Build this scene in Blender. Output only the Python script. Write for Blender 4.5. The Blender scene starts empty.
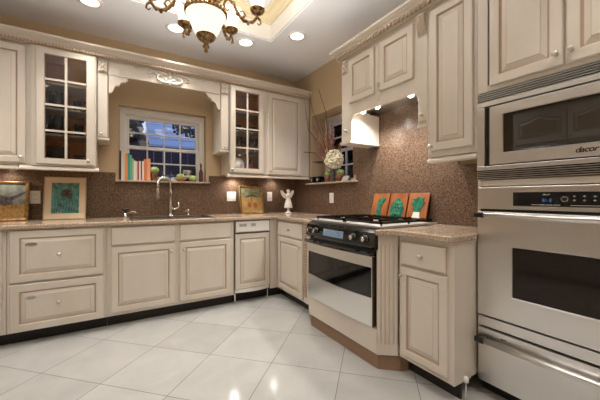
import bpy, bmesh, math, random
from mathutils import Vector, Matrix
random.seed(7)
PI = math.pi
S = bpy.context.scene
COL = S.collection
sin, cos = math.sin, math.cos

# ------------------------------------------------------------------ materials
def srgb(r, g, b):
    f = lambda c: c / 12.92 if c <= .04045 else ((c + .055) / 1.055) ** 2.4
    return (f(r / 255), f(g / 255), f(b / 255), 1)

def mat(name, col, rough=.5, metal=0, noise=None, bump=None, emit=None, estr=0, spec=.5, coat=0, alpha=None, trans=0):
    m = bpy.data.materials.new(name); m.use_nodes = True
    nt = m.node_tree; b = nt.nodes['Principled BSDF']
    b.inputs['Base Color'].default_value = col
    b.inputs['Roughness'].default_value = rough
    b.inputs['Metallic'].default_value = metal
    b.inputs['Specular IOR Level'].default_value = spec
    b.inputs['Coat Weight'].default_value = coat
    b.inputs['Transmission Weight'].default_value = trans
    if emit:
        b.inputs['Emission Color'].default_value = emit
        b.inputs['Emission Strength'].default_value = estr
    tc = nt.nodes.new('ShaderNodeTexCoord'); geo = nt.nodes.new('ShaderNodeNewGeometry')
    def tex(scale, detail=3, stretch=None):
        n = nt.nodes.new('ShaderNodeTexNoise'); n.inputs['Scale'].default_value = scale; n.inputs['Detail'].default_value = detail
        mp = nt.nodes.new('ShaderNodeMapping')
        if stretch: mp.inputs['Scale'].default_value = stretch
        nt.links.new(geo.outputs['Position'], mp.inputs['Vector']); nt.links.new(mp.outputs['Vector'], n.inputs['Vector'])
        return n
    if noise:   # (scale, detail, [(pos,colour)...], stretch)
        n = tex(noise[0], noise[1], noise[3] if len(noise) > 3 else None)
        r = nt.nodes.new('ShaderNodeValToRGB')
        els = r.color_ramp.elements
        els[0].position, els[0].color = noise[2][0]
        els[1].position, els[1].color = noise[2][-1]
        for p, c in noise[2][1:-1]:
            e = els.new(p); e.color = c
        nt.links.new(n.outputs['Fac'], r.inputs['Fac']); nt.links.new(r.outputs['Color'], b.inputs['Base Color'])
    if bump:    # (scale, strength, stretch)
        n = tex(bump[0], 2, bump[2] if len(bump) > 2 else None)
        bp = nt.nodes.new('ShaderNodeBump'); bp.inputs['Strength'].default_value = bump[1]; bp.inputs['Distance'].default_value = .002
        nt.links.new(n.outputs['Fac'], bp.inputs['Height']); nt.links.new(bp.outputs['Normal'], b.inputs['Normal'])
    return m

def glass_mat(name, tint, refl=.12, rough=.01):
    """thin window glass: see-through with a clear reflection"""
    m = bpy.data.materials.new(name); m.use_nodes = True
    nt = m.node_tree; nt.nodes.remove(nt.nodes['Principled BSDF'])
    o = nt.nodes['Material Output']
    t = nt.nodes.new('ShaderNodeBsdfTransparent'); t.inputs['Color'].default_value = tint
    g = nt.nodes.new('ShaderNodeBsdfGlossy'); g.inputs['Roughness'].default_value = rough
    fr = nt.nodes.new('ShaderNodeFresnel'); fr.inputs['IOR'].default_value = 1.5
    ad = nt.nodes.new('ShaderNodeMath'); ad.operation = 'ADD'; ad.inputs[1].default_value = refl - .04
    nt.links.new(fr.outputs[0], ad.inputs[0])
    mx = nt.nodes.new('ShaderNodeMixShader')
    nt.links.new(ad.outputs[0], mx.inputs[0]); nt.links.new(t.outputs[0], mx.inputs[1]); nt.links.new(g.outputs[0], mx.inputs[2])
    nt.links.new(mx.outputs[0], o.inputs['Surface'])
    return m

M = {}
cream = srgb(214, 203, 189)
M['cream'] = mat('cream_paint', cream, .32, noise=(6, 3, [(.3, srgb(211, 200, 185)), (.7, srgb(217, 207, 195))], (1, 1, .35)), coat=.15)
M['glaze'] = mat('brown_glaze', srgb(178, 154, 132), .4)
M['rope'] = mat('glazed_bead', srgb(204, 184, 162), .45)
M['plinth'] = mat('tan_plinth', srgb(142, 112, 87), .45)
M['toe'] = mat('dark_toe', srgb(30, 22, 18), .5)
M['cab_in'] = mat('cabinet_inside', srgb(236, 160, 92), .6, noise=(9, 3, [(.3, srgb(228, 148, 80)), (.7, srgb(244, 172, 104))], (1, 1, .2)))
M['white'] = mat('white_plastic', srgb(232, 228, 222), .35)
M['winwhite'] = mat('window_white', srgb(226, 222, 216), .4)
M['wall'] = mat('tan_wall', srgb(196, 172, 138), .85, bump=(160, .08))
M['ceil'] = mat('ceiling_paint', srgb(238, 239, 243), .9)
M['traycream'] = mat('tray_moulding', srgb(218, 204, 168), .7)
M['applique'] = mat('pale_carving', srgb(234, 228, 216), .5)
M['trim'] = mat('trim_white', srgb(222, 217, 208), .6)
gran = [(.28, srgb(50, 38, 30)), (.42, srgb(87, 68, 54)), (.54, srgb(106, 84, 68)), (.66, srgb(126, 102, 84)), (.76, srgb(162, 140, 120))]
M['granite'] = mat('brown_granite', (0, 0, 0, 1), .22, noise=(120, 4, gran), spec=.5)
gran2 = [(.30, srgb(120, 98, 80)), (.45, srgb(172, 150, 128)), (.58, srgb(194, 174, 152)), (.72, srgb(222, 206, 188))]
M['counter'] = mat('counter_granite', (0, 0, 0, 1), .12, noise=(130, 4, gran2))
M['steel'] = mat('brushed_steel', srgb(229, 227, 225), .31, 1)
def brushed(m):
    nt = m.node_tree; b = nt.nodes['Principled BSDF']; b.inputs['Anisotropic'].default_value = .7
    tg = nt.nodes.new('ShaderNodeTangent'); tg.direction_type = 'RADIAL'; tg.axis = 'Z'
    nt.links.new(tg.outputs[0], b.inputs['Tangent'])
brushed(M['steel'])
M['satin'] = mat('satin_metal', srgb(206, 202, 196), .45, .6)
M['steeld'] = mat('dark_steel', srgb(120, 112, 104), .35, 1)
M['chrome'] = mat('chrome', srgb(225, 222, 218), .12, 1)
M['nickel'] = mat('nickel', srgb(214, 206, 194), .32, .75)
M['black'] = mat('black_gloss', srgb(14, 13, 13), .12, coat=.4)
M['blackm'] = mat('black_matte', srgb(22, 21, 20), .45)
M['ovenglass'] = mat('oven_glass', srgb(34, 26, 21), .06, spec=.35)
M['rangeglass'] = mat('range_glass', srgb(14, 12, 11), .05, spec=.6)
M['mwglass'] = mat('microwave_glass', srgb(34, 30, 23), .03, spec=.75)
M['lcd'] = mat('lcd', srgb(118, 138, 160), .2, emit=srgb(130, 150, 175), estr=.12)
M['led'] = mat('blue_digits', srgb(20, 60, 90), .2, emit=srgb(60, 150, 210), estr=.15)
M['ink'] = mat('dark_ink', srgb(38, 32, 30), .5)
M['mark'] = mat('grey_marking', srgb(168, 166, 160), .5)
M['glass'] = glass_mat('window_glass', (.92, .95, .97, 1), .05)
M['cabglass'] = glass_mat('cabinet_glass', (.94, .94, .94, 1), .045)
M['brass'] = mat('antique_brass', srgb(150, 116, 74), .38, .85, noise=(60, 3, [(.35, srgb(92, 66, 40)), (.65, srgb(186, 154, 108))]))
M['gold'] = mat('gold_frame', srgb(172, 128, 66), .35, .45, noise=(40, 3, [(.35, srgb(120, 84, 42)), (.7, srgb(176, 134, 76))]))
M['palegold'] = mat('pale_gold', srgb(206, 184, 140), .35, .3)
M['matboard'] = mat('mat_board', srgb(226, 208, 180), .8)
M['shade'] = mat('frosted_shade', srgb(240, 232, 216), .5, emit=srgb(255, 240, 214), estr=1.5)
M['bowl'] = mat('alabaster_bowl', srgb(236, 226, 208), .4, emit=srgb(255, 240, 216), estr=.62)
M['can'] = mat('lamp_face', srgb(255, 250, 240), .5, emit=srgb(255, 244, 226), estr=3)
M['puck'] = mat('puck_face', srgb(255, 250, 240), .5, emit=srgb(255, 244, 224), estr=9)
M['orange'] = mat('terracotta_panel', srgb(150, 84, 42), .5, noise=(14, 4, [(.3, srgb(132, 68, 30)), (.7, srgb(164, 100, 54))], (1, 1, .3)))
M['veg'] = mat('green_glaze', srgb(30, 104, 78), .3, noise=(50, 3, [(.35, srgb(18, 76, 60)), (.65, srgb(50, 130, 96))]))
M['veglight'] = mat('light_green', srgb(120, 176, 84), .4)
M['leafg'] = mat('pear_green', srgb(150, 178, 96), .45, noise=(30, 3, [(.35, srgb(120, 150, 74)), (.65, srgb(176, 196, 124))]))
M['clay'] = mat('brown_clay', srgb(120, 78, 54), .5)
M['tanclay'] = mat('tan_dish', srgb(196, 148, 104), .4)
M['stonevase'] = mat('stone_vase', srgb(98, 92, 88), .5, noise=(60, 3, [(.35, srgb(70, 66, 64)), (.65, srgb(128, 122, 116))]))
M['petal'] = mat('hydrangea_petal', srgb(232, 224, 196), .7, noise=(60, 2, [(.35, srgb(214, 204, 168)), (.65, srgb(242, 238, 220))]))
M['twig'] = mat('red_twig', srgb(156, 104, 80), .7)
M['twigd'] = mat('dark_twig', srgb(84, 62, 48), .7)
M['darkleaf'] = mat('dark_leaf', srgb(52, 40, 32), .6)
M['bottle'] = mat('brown_bottle', srgb(92, 60, 44), .25)
M['angel'] = mat('white_ceramic', srgb(232, 226, 216), .4)
M['photo'] = mat('photo_print', srgb(150, 140, 130), .4, noise=(24, 3, [(.4, srgb(60, 54, 52)), (.6, srgb(206, 196, 188))]))
M['bluecloth'] = mat('blue_pottery', srgb(40, 62, 128), .4)
M['teal'] = mat('teal_art', srgb(70, 140, 132), .6, noise=(26, 5, [(.3, srgb(58, 92, 92)), (.45, srgb(74, 134, 128)), (.58, srgb(92, 156, 146)), (.72, srgb(136, 168, 158))]))
M['artdark'] = mat('art_dark', srgb(66, 58, 58), .7, noise=(60, 4, [(.35, srgb(48, 42, 44)), (.65, srgb(104, 92, 90))]))
M['artgrass'] = mat('art_grass', srgb(196, 150, 66), .7, noise=(40, 4, [(.35, srgb(130, 92, 40)), (.65, srgb(178, 140, 76))], (3, 3, .6)))
M['artsky'] = mat('art_sky', srgb(150, 154, 140), .7, noise=(16, 3, [(.35, srgb(96, 104, 98)), (.65, srgb(146, 146, 128))]))
M['artgreen'] = mat('art_green', srgb(124, 128, 96), .7, noise=(22, 3, [(.35, srgb(104, 110, 84)), (.65, srgb(150, 148, 112))]))
M['arttan'] = mat('art_tan', srgb(206, 168, 98), .7, noise=(22, 3, [(.35, srgb(168, 132, 74)), (.65, srgb(196, 162, 100))]))
M['artrust'] = mat('art_rust', srgb(156, 96, 50), .7)
M['plate'] = mat('dark_plate', srgb(70, 74, 84), .15)
M['tumbler'] = mat('smoky_tumbler', srgb(50, 58, 70), .08, coat=.6)
M['plategrey'] = mat('pale_plate', srgb(196, 200, 206), .25)
M['redvase'] = mat('red_vase', srgb(142, 52, 34), .25)
M['bowlbrown'] = mat('brown_bowl', srgb(96, 78, 62), .2)
M['siding'] = mat('blue_siding', srgb(214, 222, 236), .7)
M['fence'] = mat('fence_wood', srgb(14, 18, 40), .8)
M['ground'] = mat('night_ground', srgb(44, 46, 50), .9)
M['foliage'] = mat('dark_foliage', srgb(28, 34, 40), .8)
for i, c in enumerate([(70, 36, 26), (222, 214, 198), (214, 196, 184), (228, 146, 62), (62, 146, 138), (92, 170, 150), (150, 182, 130), (226, 222, 212), (222, 196, 190), (150, 52, 58), (220, 212, 200), (70, 60, 62), (226, 206, 176), (206, 118, 76), (224, 148, 108)]):
    M['book%d' % i] = mat('book_cover_%d' % i, srgb(*c), .55)
M['pages'] = mat('book_pages', srgb(226, 216, 194), .8)

def floor_material():
    m = bpy.data.materials.new('diagonal_floor_tile'); m.use_nodes = True
    nt = m.node_tree; b = nt.nodes['Principled BSDF']; L = nt.links
    geo = nt.nodes.new('ShaderNodeNewGeometry')
    mp = nt.nodes.new('ShaderNodeMapping'); mp.inputs['Rotation'].default_value = (0, 0, -PI / 4)
    L.new(geo.outputs['Position'], mp.inputs['Vector'])
    sep = nt.nodes.new('ShaderNodeSeparateXYZ'); L.new(mp.outputs['Vector'], sep.inputs[0])
    def math_(op, a, bb=None):
        n = nt.nodes.new('ShaderNodeMath'); n.operation = op
        for k, v in ((0, a), (1, bb)):
            if v is None: continue
            if isinstance(v, (int, float)): n.inputs[k].default_value = v
            else: L.new(v, n.inputs[k])
        return n.outputs[0]
    T = .457
    # rotated by -45 deg: x' = (x+y)/sqrt2 ; y' = (y-x)/sqrt2
    px = math_('ADD', sep.outputs[0], 1.702 + 40 * T); qy = math_('ADD', sep.outputs[1], -.078 + 40 * T)
    fx = math_('MODULO', px, T); fy = math_('MODULO', qy, T)
    dx = math_('MINIMUM', fx, math_('SUBTRACT', T, fx)); dy = math_('MINIMUM', fy, math_('SUBTRACT', T, fy))
    d = math_('MINIMUM', dx, dy)
    gr = math_('LESS_THAN', d, .0022)
    ix = math_('FLOOR', math_('DIVIDE', px, T)); iy = math_('FLOOR', math_('DIVIDE', qy, T))
    cb = nt.nodes.new('ShaderNodeCombineXYZ'); L.new(ix, cb.inputs[0]); L.new(iy, cb.inputs[1])
    wn = nt.nodes.new('ShaderNodeTexWhiteNoise'); L.new(cb.outputs[0], wn.inputs['Vector'])
    n1 = nt.nodes.new('ShaderNodeTexNoise'); n1.inputs['Scale'].default_value = 5; n1.inputs['Detail'].default_value = 6; n1.inputs['Distortion'].default_value = .6
    L.new(geo.outputs['Position'], n1.inputs['Vector'])
    f = math_('ADD', math_('MULTIPLY', wn.outputs['Value'], .25), math_('MULTIPLY', n1.outputs['Fac'], .75))
    r = nt.nodes.new('ShaderNodeValToRGB')
    r.color_ramp.elements[0].position = .25; r.color_ramp.elements[0].color = srgb(170, 169, 165)
    r.color_ramp.elements[1].position = .75; r.color_ramp.elements[1].color = srgb(188, 187, 183)
    L.new(f, r.inputs['Fac'])
    mx = nt.nodes.new('ShaderNodeMix'); mx.data_type = 'RGBA'
    L.new(gr, mx.inputs[0]); L.new(r.outputs[0], mx.inputs[6]); mx.inputs[7].default_value = srgb(112, 106, 98)
    L.new(mx.outputs[2], b.inputs['Base Color'])
    ro = math_('ADD', math_('MULTIPLY', gr, .5), .13); L.new(ro, b.inputs['Roughness'])
    b.inputs['Specular IOR Level'].default_value = .5
    return m
M['floor'] = floor_material()

# ------------------------------------------------------------------ mesh builder
def Bk(a, b, c): return (a, -c, b)            # facing the back wall: along, up, out
def Rt(a, b, c): return (-c, -a, b)           # facing the right wall: along = towards the viewer
XL = -4.25
def Lf(a, b, c): return (XL + c, a, b)        # facing the left wall
def Wd(a, b, c): return (a, b, c)             # plain world axes x, y, z
RL = {}                                       # base point of every object (its whole family shares it)

class MB:
    def __init__(s, F=Wd):
        s.F = F; s.v = []; s.f = []; s.m = []; s.s = []
    def add(s, vs, fs, m=0, sm=False):
        o = len(s.v); s.v += vs
        for f in fs:
            s.f.append([o + i for i in f]); s.m.append(m); s.s.append(sm)
        return s
    def box(s, a0, a1, b0, b1, c0, c1, m=0):
        vs = [(a, b, c) for c in (c0, c1) for b in (b0, b1) for a in (a0, a1)]
        return s.add(vs, [(0, 2, 3, 1), (4, 5, 7, 6), (0, 1, 5, 4), (2, 6, 7, 3), (0, 4, 6, 2), (1, 3, 7, 5)], m)
    def loft(s, rings, m=0, sm=False, cap=(True, True), ms=None, closed=True):
        n = len(rings[0]); vs = [p for r in rings for p in r]; o = len(s.v); s.v += vs
        for i in range(len(rings) - 1):
            for j in range(n if closed else n - 1):
                k = (j + 1) % n
                s.f.append([o + i * n + j, o + i * n + k, o + (i + 1) * n + k, o + (i + 1) * n + j])
                s.m.append(ms[i] if ms else m); s.s.append(sm)
        if cap[0]: s.f.append([o + j for j in range(n)][::-1]); s.m.append(ms[0] if ms else m); s.s.append(False)
        if cap[1]: s.f.append([o + (len(rings) - 1) * n + j for j in range(n)]); s.m.append(ms[-1] if ms else m); s.s.append(False)
        return s
    def lathe(s, prof, cen, axis=1, n=16, m=0, sm=True, cap=(True, True), ms=None):
        """prof: (radius, offset along axis); axis index 0/1/2 in local a,b,c"""
        rings = []
        i, j = [k for k in range(3) if k != axis]
        for r, h in prof:
            ring = []
            for t in range(n):
                p = [0, 0, 0]; p[axis] = cen[axis] + h
                p[i] = cen[i] + r * cos(2 * PI * t / n); p[j] = cen[j] + r * sin(2 * PI * t / n)
                ring.append(tuple(p))
            rings.append(ring)
        return s.loft(rings, m, sm, cap, ms)
    def prism(s, poly, h0, h1, axis=2, m=0):
        """poly in the two other local axes (in order), extruded along axis from h0 to h1"""
        i, j = [k for k in range(3) if k != axis]
        def mk(p, h):
            q = [0, 0, 0]; q[i], q[j] = p; q[axis] = h; return tuple(q)
        return s.loft([[mk(p, h0) for p in poly], [mk(p, h1) for p in poly]], m)
    def tube(s, pts, r, n=8, m=0):
        pts = [Vector(p) for p in pts]; rr = r if isinstance(r, (list, tuple)) else [r] * len(pts)
        rings = []; up = Vector((.31, .77, .55))
        for i, p in enumerate(pts):
            t = (pts[min(i + 1, len(pts) - 1)] - pts[max(i - 1, 0)])
            t = t.normalized() if t.length > 1e-9 else Vector((0, 0, 1))
            x = (up - t * up.dot(t)).normalized(); y = t.cross(x); up = x
            rings.append([tuple(p + x * rr[i] * cos(2 * PI * k / n) + y * rr[i] * sin(2 * PI * k / n)) for k in range(n)])
        return s.loft(rings, m, True)
    def ball(s, c, r, n=10, k=6, m=0, sc=(1, 1, 1)):
        rings = []
        for i in range(k + 1):
            t = PI * i / k; q = max(sin(t), .02)
            rings.append([(c[0] + r * sc[0] * q * cos(2 * PI * j / n), c[1] + r * sc[1] * q * sin(2 * PI * j / n), c[2] - r * sc[2] * cos(t)) for j in range(n)])
        return s.loft(rings, m, True)
    def build(s, name, mats, parent=None, loc=None):
        if not isinstance(mats, (list, tuple)): mats = [mats]
        base = Vector(RL[parent.name]) if parent else Vector(loc or (0, 0, 0))
        me = bpy.data.meshes.new(name)
        me.from_pydata([tuple(Vector(s.F(*p)) - base) for p in s.v], [], s.f)
        for k in mats: me.materials.append(M[k])
        me.polygons.foreach_set('material_index', s.m); me.polygons.foreach_set('use_smooth', s.s)
        bm = bmesh.new(); bm.from_mesh(me); bmesh.ops.recalc_face_normals(bm, faces=bm.faces); bm.to_mesh(me); bm.free()
        o = bpy.data.objects.new(name, me); COL.objects.link(o)
        if parent: o.parent = parent
        else: o.location = base
        RL[o.name] = tuple(base)
        return o

def tag(o, label=None, cat=None, group=None, kind=None):
    for k, v in (('label', label), ('category', cat), ('group', group), ('kind', kind)):
        if v: o[k] = v
    return o
def thing(name, loc, label, cat, group=None):
    o = bpy.data.objects.new(name, None); o.empty_display_size = .05; COL.objects.link(o); o.location = loc
    RL[o.name] = tuple(loc); return tag(o, label, cat, group)
def struct(o, label=None): return tag(o, label, kind='structure')
def bevel(o, w=.003, seg=2):
    b = o.modifiers.new('bevel', 'BEVEL'); b.width = w; b.segments = seg; b.limit_method = 'ANGLE'; return o

def rect(a0, a1, b0, b1, i, c): return [(a0 + i, b0 + i, c), (a1 - i, b0 + i, c), (a1 - i, b1 - i, c), (a0 + i, b1 - i, c)]
def raised(mb, a0, a1, b0, b1, c, t=.02, w=.055, rw=.024):
    """raised-panel front; glaze sits in the grooves (material 1)"""
    prof = [(0, 0, 0), (0, t - .004, 0), (.004, t, 0), (w - .010, t, 0), (w - .006, t - .002, 1), (w, t - .009, 1), (w + .005, t - .010, 1), (w + .005 + rw, t - .001, 0), (w + .007 + rw, t, 1)]
    mb.loft([rect(a0, a1, b0, b1, i, c + h) for i, h, _ in prof], ms=[0, 0, 0, 0, 1, 1, 0, 1, 0], cap=(True, False))
    i = w + .007 + rw
    mb.add(rect(a0, a1, b0, b1, i, c + t), [(0, 1, 2, 3)], 0)
    return mb
def slab(mb, a0, a1, b0, b1, c, t=.02, e=.008):
    mb.loft([rect(a0, a1, b0, b1, 0, c), rect(a0, a1, b0, b1, 0, c + t - e), rect(a0, a1, b0, b1, e * .4, c + t - e * .35), rect(a0, a1, b0, b1, e, c + t)], ms=[0, 1, 0, 0])
    return mb
def door(F, parent, a0, a1, b0, b1, c, knob=None, name='door', w=.055, t=.02):
    d = raised(MB(F), a0, a1, b0, b1, c, t, w).build(name, ['cream', 'glaze'], parent)
    if knob: add_knob(F, d, knob[0], knob[1], c + t)
    return d
def add_knob(F, parent, a, b, c, name='knob'):
    k = MB(F).lathe([(.009, 0), (.006, .004), (.005, .012), (.0125, .017), (.0145, .022), (.011, .028), (.003, .031)], (a, b, c), 2, 12)
    return k.build(name, 'nickel', parent)
def text(parent, name, body, F, a, b, c, size, m, shear=0):
    cu = bpy.data.curves.new(name, 'FONT'); cu.body = body; cu.size = size; cu.shear = shear; cu.extrude = .0004; cu.offset = size * .03; cu.space_character = .95
    tmp = bpy.data.objects.new(name + '_t', cu); COL.objects.link(tmp)
    bpy.context.view_layer.update()
    me = bpy.data.meshes.new_from_object(tmp.evaluated_get(bpy.context.evaluated_depsgraph_get()))
    bpy.data.objects.remove(tmp)
    base = Vector(RL[parent.name])
    for v in me.vertices: v.co = Vector(F(a + v.co.x, b + v.co.y, c + v.co.z)) - base
    me.materials.clear(); me.materials.append(M[m])
    o = bpy.data.objects.new(name, me); COL.objects.link(o); o.parent = parent; RL[o.name] = tuple(base)
    return o

CT = .903      # counter top
ZC = 2.715     # ceiling
YF = -5.6
# ------------------------------------------------------------------ room shell
struct(MB().box(XL - .1, .36, YF - .1, .22, -.1, 0).build('floor', 'floor'), 'pale square floor tiles laid on the diagonal')
# ceiling with a tray recess
TX0, TX1, TY0, TY1 = -2.70, -.778, -3.17, -.80
mb = MB()
mb.box(XL - .1, TX0, YF - .1, .1, ZC, ZC + .35).box(TX1, .36, YF - .1, .1, ZC, ZC + .35)
mb.box(TX0, TX1, YF - .1, TY0, ZC, ZC + .35).box(TX0, TX1, TY1, .1, ZC, ZC + .35)
mb.box(TX0, TX1, TY0, TY1, ZC + .26, ZC + .35)
struct(mb.build('ceiling', 'ceil'), 'pale grey ceiling with a recessed tray')
mb = MB()
def rectz(i, z): return [(TX0 + i, TY0 + i, z), (TX1 - i, TY0 + i, z), (TX1 - i, TY1 - i, z), (TX0 + i, TY1 - i, z)]
mb.loft([rectz(.002, ZC + .01), rectz(.012, ZC + .01), rectz(.012, ZC + .165)], ms=[0, 0], cap=(False, False))
mb.loft([rectz(.012, ZC + .165), rectz(.03, ZC + .165), rectz(.034, ZC + .185), rectz(.05, ZC + .195), rectz(.075, ZC + .225), rectz(.10, ZC + .235), rectz(.105, ZC + .256)], m=1, cap=(False, False))
struct(mb.build('trim_1', ['trim', 'traycream']), 'cream stepped moulding inside the ceiling tray')
# walls, with window openings
WX0, WX1, WZ0, WZ1 = -2.128, -1.245, 1.265, 2.068       # back window opening
RY0, RY1, RZ0, RZ1 = -1.185, -.375, 1.265, 2.145        # right window opening
T = .22
mb = MB().box(XL - .1, WX0, 0, T, 0, ZC).box(WX1, 0, 0, T, 0, ZC).box(WX0, WX1, 0, T, 0, WZ0).box(WX0, WX1, 0, T, WZ1, ZC)
struct(mb.build('wall_back', 'wall'))
TR = .36
mb = MB().box(0, TR, YF, RY0, 0, ZC).box(0, TR, RY1, T, 0, ZC).box(0, TR, RY0, RY1, 0, RZ0).box(0, TR, RY0, RY1, RZ1, ZC)
struct(mb.build('wall_right', 'wall'))
struct(MB().box(XL - .1, XL, YF, 0, 0, ZC).build('wall_left', 'wall'))
struct(MB().box(XL, T, YF - .1, YF, 0, ZC).build('wall_front', 'wall'))
# granite splash
g = .014
mb = MB(Bk).box(-3.5, WX0 - .03, CT, 1.36, .001, g).box(WX1 + .03, -.001, CT, 1.36, .001, g).box(WX0 - .03, WX1 + .03, CT, WZ0 - .002, .001, g)
struct(mb.build('trim_2', 'granite'), 'brown speckled granite splash along the back wall')
mb = MB(Rt).box(g, .33, CT, 1.36, .001, g).box(.33, 1.24, CT, 1.263, .001, g).box(1.24, 2.64, CT, 1.345, .001, g).box(1.19, 2.34, 1.345, 1.93, .001, g)
struct(mb.build('trim_3', 'granite'), 'brown speckled granite splash behind the range')

# ------------------------------------------------------------------ windows
def sash(mb, a0, a1, b0, b1, c0, c1, cols, rows, w=.035, mw=.014):
    mb.box(a0, a1, b0, b0 + w, c0, c1).box(a0, a1, b1 - w, b1, c0, c1).box(a0, a0 + w, b0 + w, b1 - w, c0, c1).box(a1 - w, a1, b0 + w, b1 - w, c0, c1)
    for i in range(1, cols):
        x = a0 + w + (a1 - a0 - 2 * w) * i / cols; mb.box(x - mw / 2, x + mw / 2, b0 + w, b1 - w, c0 + .006, c1 - .004)
    for i in range(1, rows):
        y = b0 + w + (b1 - b0 - 2 * w) * i / rows; mb.box(a0 + w, a1 - w, y - mw / 2, y + mw / 2, c0 + .007, c1 - .005)
def window(F, name, a0, a1, b0, b1, mid, c, cols, label, sill):
    w = struct(bpy.data.objects.new(name, None), label); COL.objects.link(w); loc = F((a0 + a1) / 2, b0, c); w.location = loc; RL[name] = loc
    fr = MB(F)
    fw = .058
    fr.box(a0, a1, b1 - fw, b1, c - .09, c + .02).box(a0, a0 + fw, b0 + .02, b1 - fw, c - .09, c + .02).box(a1 - fw, a1, b0 + .02, b1 - fw, c - .09, c + .02).box(a0 + fw, a1 - fw, b0 + .02, b0 + .035, c - .09, c + .02)
    fr.box(a0 + fw, a1 - fw, b1 - fw - .015, b1 - fw, c - .03, c + .012)
    bevel(fr.build('window_frame', 'winwhite', w), .004)
    u = MB(F); sash(u, a0 + fw, a1 - fw, mid - .018, b1 - fw - .015, c - .055, c - .025, cols, 2)
    us = u.build('sash', 'winwhite', w)
    MB(F).box(a0 + fw + .03, a1 - fw - .03, mid + .01, b1 - fw - .045, c - .041, c - .037).build('pane', 'glass', us)
    l = MB(F); sash(l, a0 + fw, a1 - fw, b0 + .035, mid + .018, c - .022, c + .008, cols, 2)
    ls = l.build('sash', 'winwhite', w)
    MB(F).box(a0 + fw + .03, a1 - fw - .03, b0 + .06, mid - .01, c - .009, c - .005).build('pane', 'glass', ls)
    bevel(MB(F).box(sill[0], sill[1], b0, b0 + .02, c - .09, sill[2]).build('window_sill', 'counter', w), .006, 3)
    return w
window(Bk, 'window_1', WX0 + .003, WX1 - .003, WZ0 + .001, WZ1 - .003, 1.648, -.10, 4, 'white double hung window over the sink', (WX0 + .003, WX1 - .003, 0))
# the sill's projecting nose in front of the wall
struct(bevel(MB(Bk).box(WX0 - .035, WX1 + .035, WZ0 + .001, WZ0 + .021, .002, .045).build('trim_4', 'counter'), .006, 3), 'granite nosing of the sill above the sink')
window(Rt, 'window_2', -RY1 + .003, -RY0 - .003, RZ0 + .001, RZ1 - .003, 1.690, -.235, 2, 'white window set deep in the right wall beside the hood', (-RY1 + .003, -RY0 - .003, 0))
struct(bevel(MB(Rt).box(.315, 1.265, RZ0 + .001, RZ0 + .021, .002, .06).build('trim_5', 'counter'), .006, 3), 'granite nosing of the sill on the right wall')
SILL = WZ0 + .021

# ------------------------------------------------------------------ base cabinets
def carcass(F, parent, a0, a1, c1, b0=.10, b1=.866, top=True, m='cream', sides=(True, True), front=None):
    """panels, with an open face frame; front = list of (a0,a1,b0,b1) frame members"""
    mb = MB(F)
    cb = .018
    if sides[0]: mb.box(a0, a0 + .016, b0, b1, cb, c1 - .001)
    if sides[1]: mb.box(a1 - .016, a1, b0, b1, cb, c1 - .001)
    mb.box(a0 + .016, a1 - .016, b0, b0 + .016, cb, c1 - .02)
    if top: mb.box(a0 + .016, a1 - .016, b1 - .016, b1, cb, c1 - .02)
    mb.box(a0 + .016, a1 - .016, b0 + .016, b1 - .016, cb, cb + .008)
    return mb.build('carcass', m, parent)
def frame(F, parent, a0, a1, b0, b1, c1, stiles, rails, t=.02):
    """face frame: stiles are (a0,a1), rails (b0,b1) over the full width between outer stiles"""
    mb = MB(F)
    for s0, s1 in stiles: mb.box(s0, s1, b0, b1, c1 - t, c1)
    xs = sorted(stiles)
    for (p, q) in zip(xs, xs[1:]):
        for r0, r1 in rails: mb.box(p[1], q[0], r0, r1, c1 - t, c1)
    return bevel(mb.build('face_frame', 'cream', parent), .0015, 1)
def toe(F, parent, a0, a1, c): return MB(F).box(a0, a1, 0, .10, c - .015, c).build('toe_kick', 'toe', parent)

FC = .61
# far-left cabinet (only its right stile shows)
t = thing('base_cabinet', Bk(-3.11, 0, .3), 'cream base cabinet cut by the left edge, beside the two-drawer cabinet', 'cabinet')
carcass(Bk, t, -3.38, -2.838, FC); frame(Bk, t, -3.38, -2.838, .10, .866, FC, [(-3.38, -3.345), (-2.875, -2.838)], [(.10, .125), (.835, .866)])
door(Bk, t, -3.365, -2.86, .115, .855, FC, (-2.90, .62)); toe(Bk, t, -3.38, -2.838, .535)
# two-drawer warming cabinet
t = thing('drawer_cabinet', Bk(-2.525, 0, .3), 'cream cabinet of two deep raised-panel drawers left of the sink', 'cabinet')
carcass(Bk, t, -2.836, -2.217, FC); frame(Bk, t, -2.836, -2.217, .10, .866, FC, [(-2.836, -2.81), (-2.245, -2.217)], [(.10, .12), (.455, .475), (.845, .866)])
for b0, b1 in ((.475, .858), (.106, .457)):
    d = raised(MB(Bk), -2.818, -2.238, b0, b1, FC, .022, .06).build('drawer', ['cream', 'glaze'], t)
    add_knob(Bk, d, -2.528, b0 + .19, FC + .022)
    bd = MB(Bk)
    bx, by = -2.695, b1 - .104
    bd.loft([[(bx + .036 * cos(k * PI / 10), by + .014 * sin(k * PI / 10), FC + .0222 + h) for k in range(20)] for h in (0, .002)], 0)
    bd.tube([(bx - .026, by - .002, FC + .025), (bx - .014, by + .006, FC + .025), (bx - .006, by - .004, FC + .025), (bx + .008, by + .003, FC + .025), (bx + .026, by + .001, FC + .025)], .0016, 6, 1)
    tag(bd.build('badge', ['chrome', 'ink'], d), 'small oval silver badge')
toe(Bk, t, -2.836, -2.217, .535)
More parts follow.
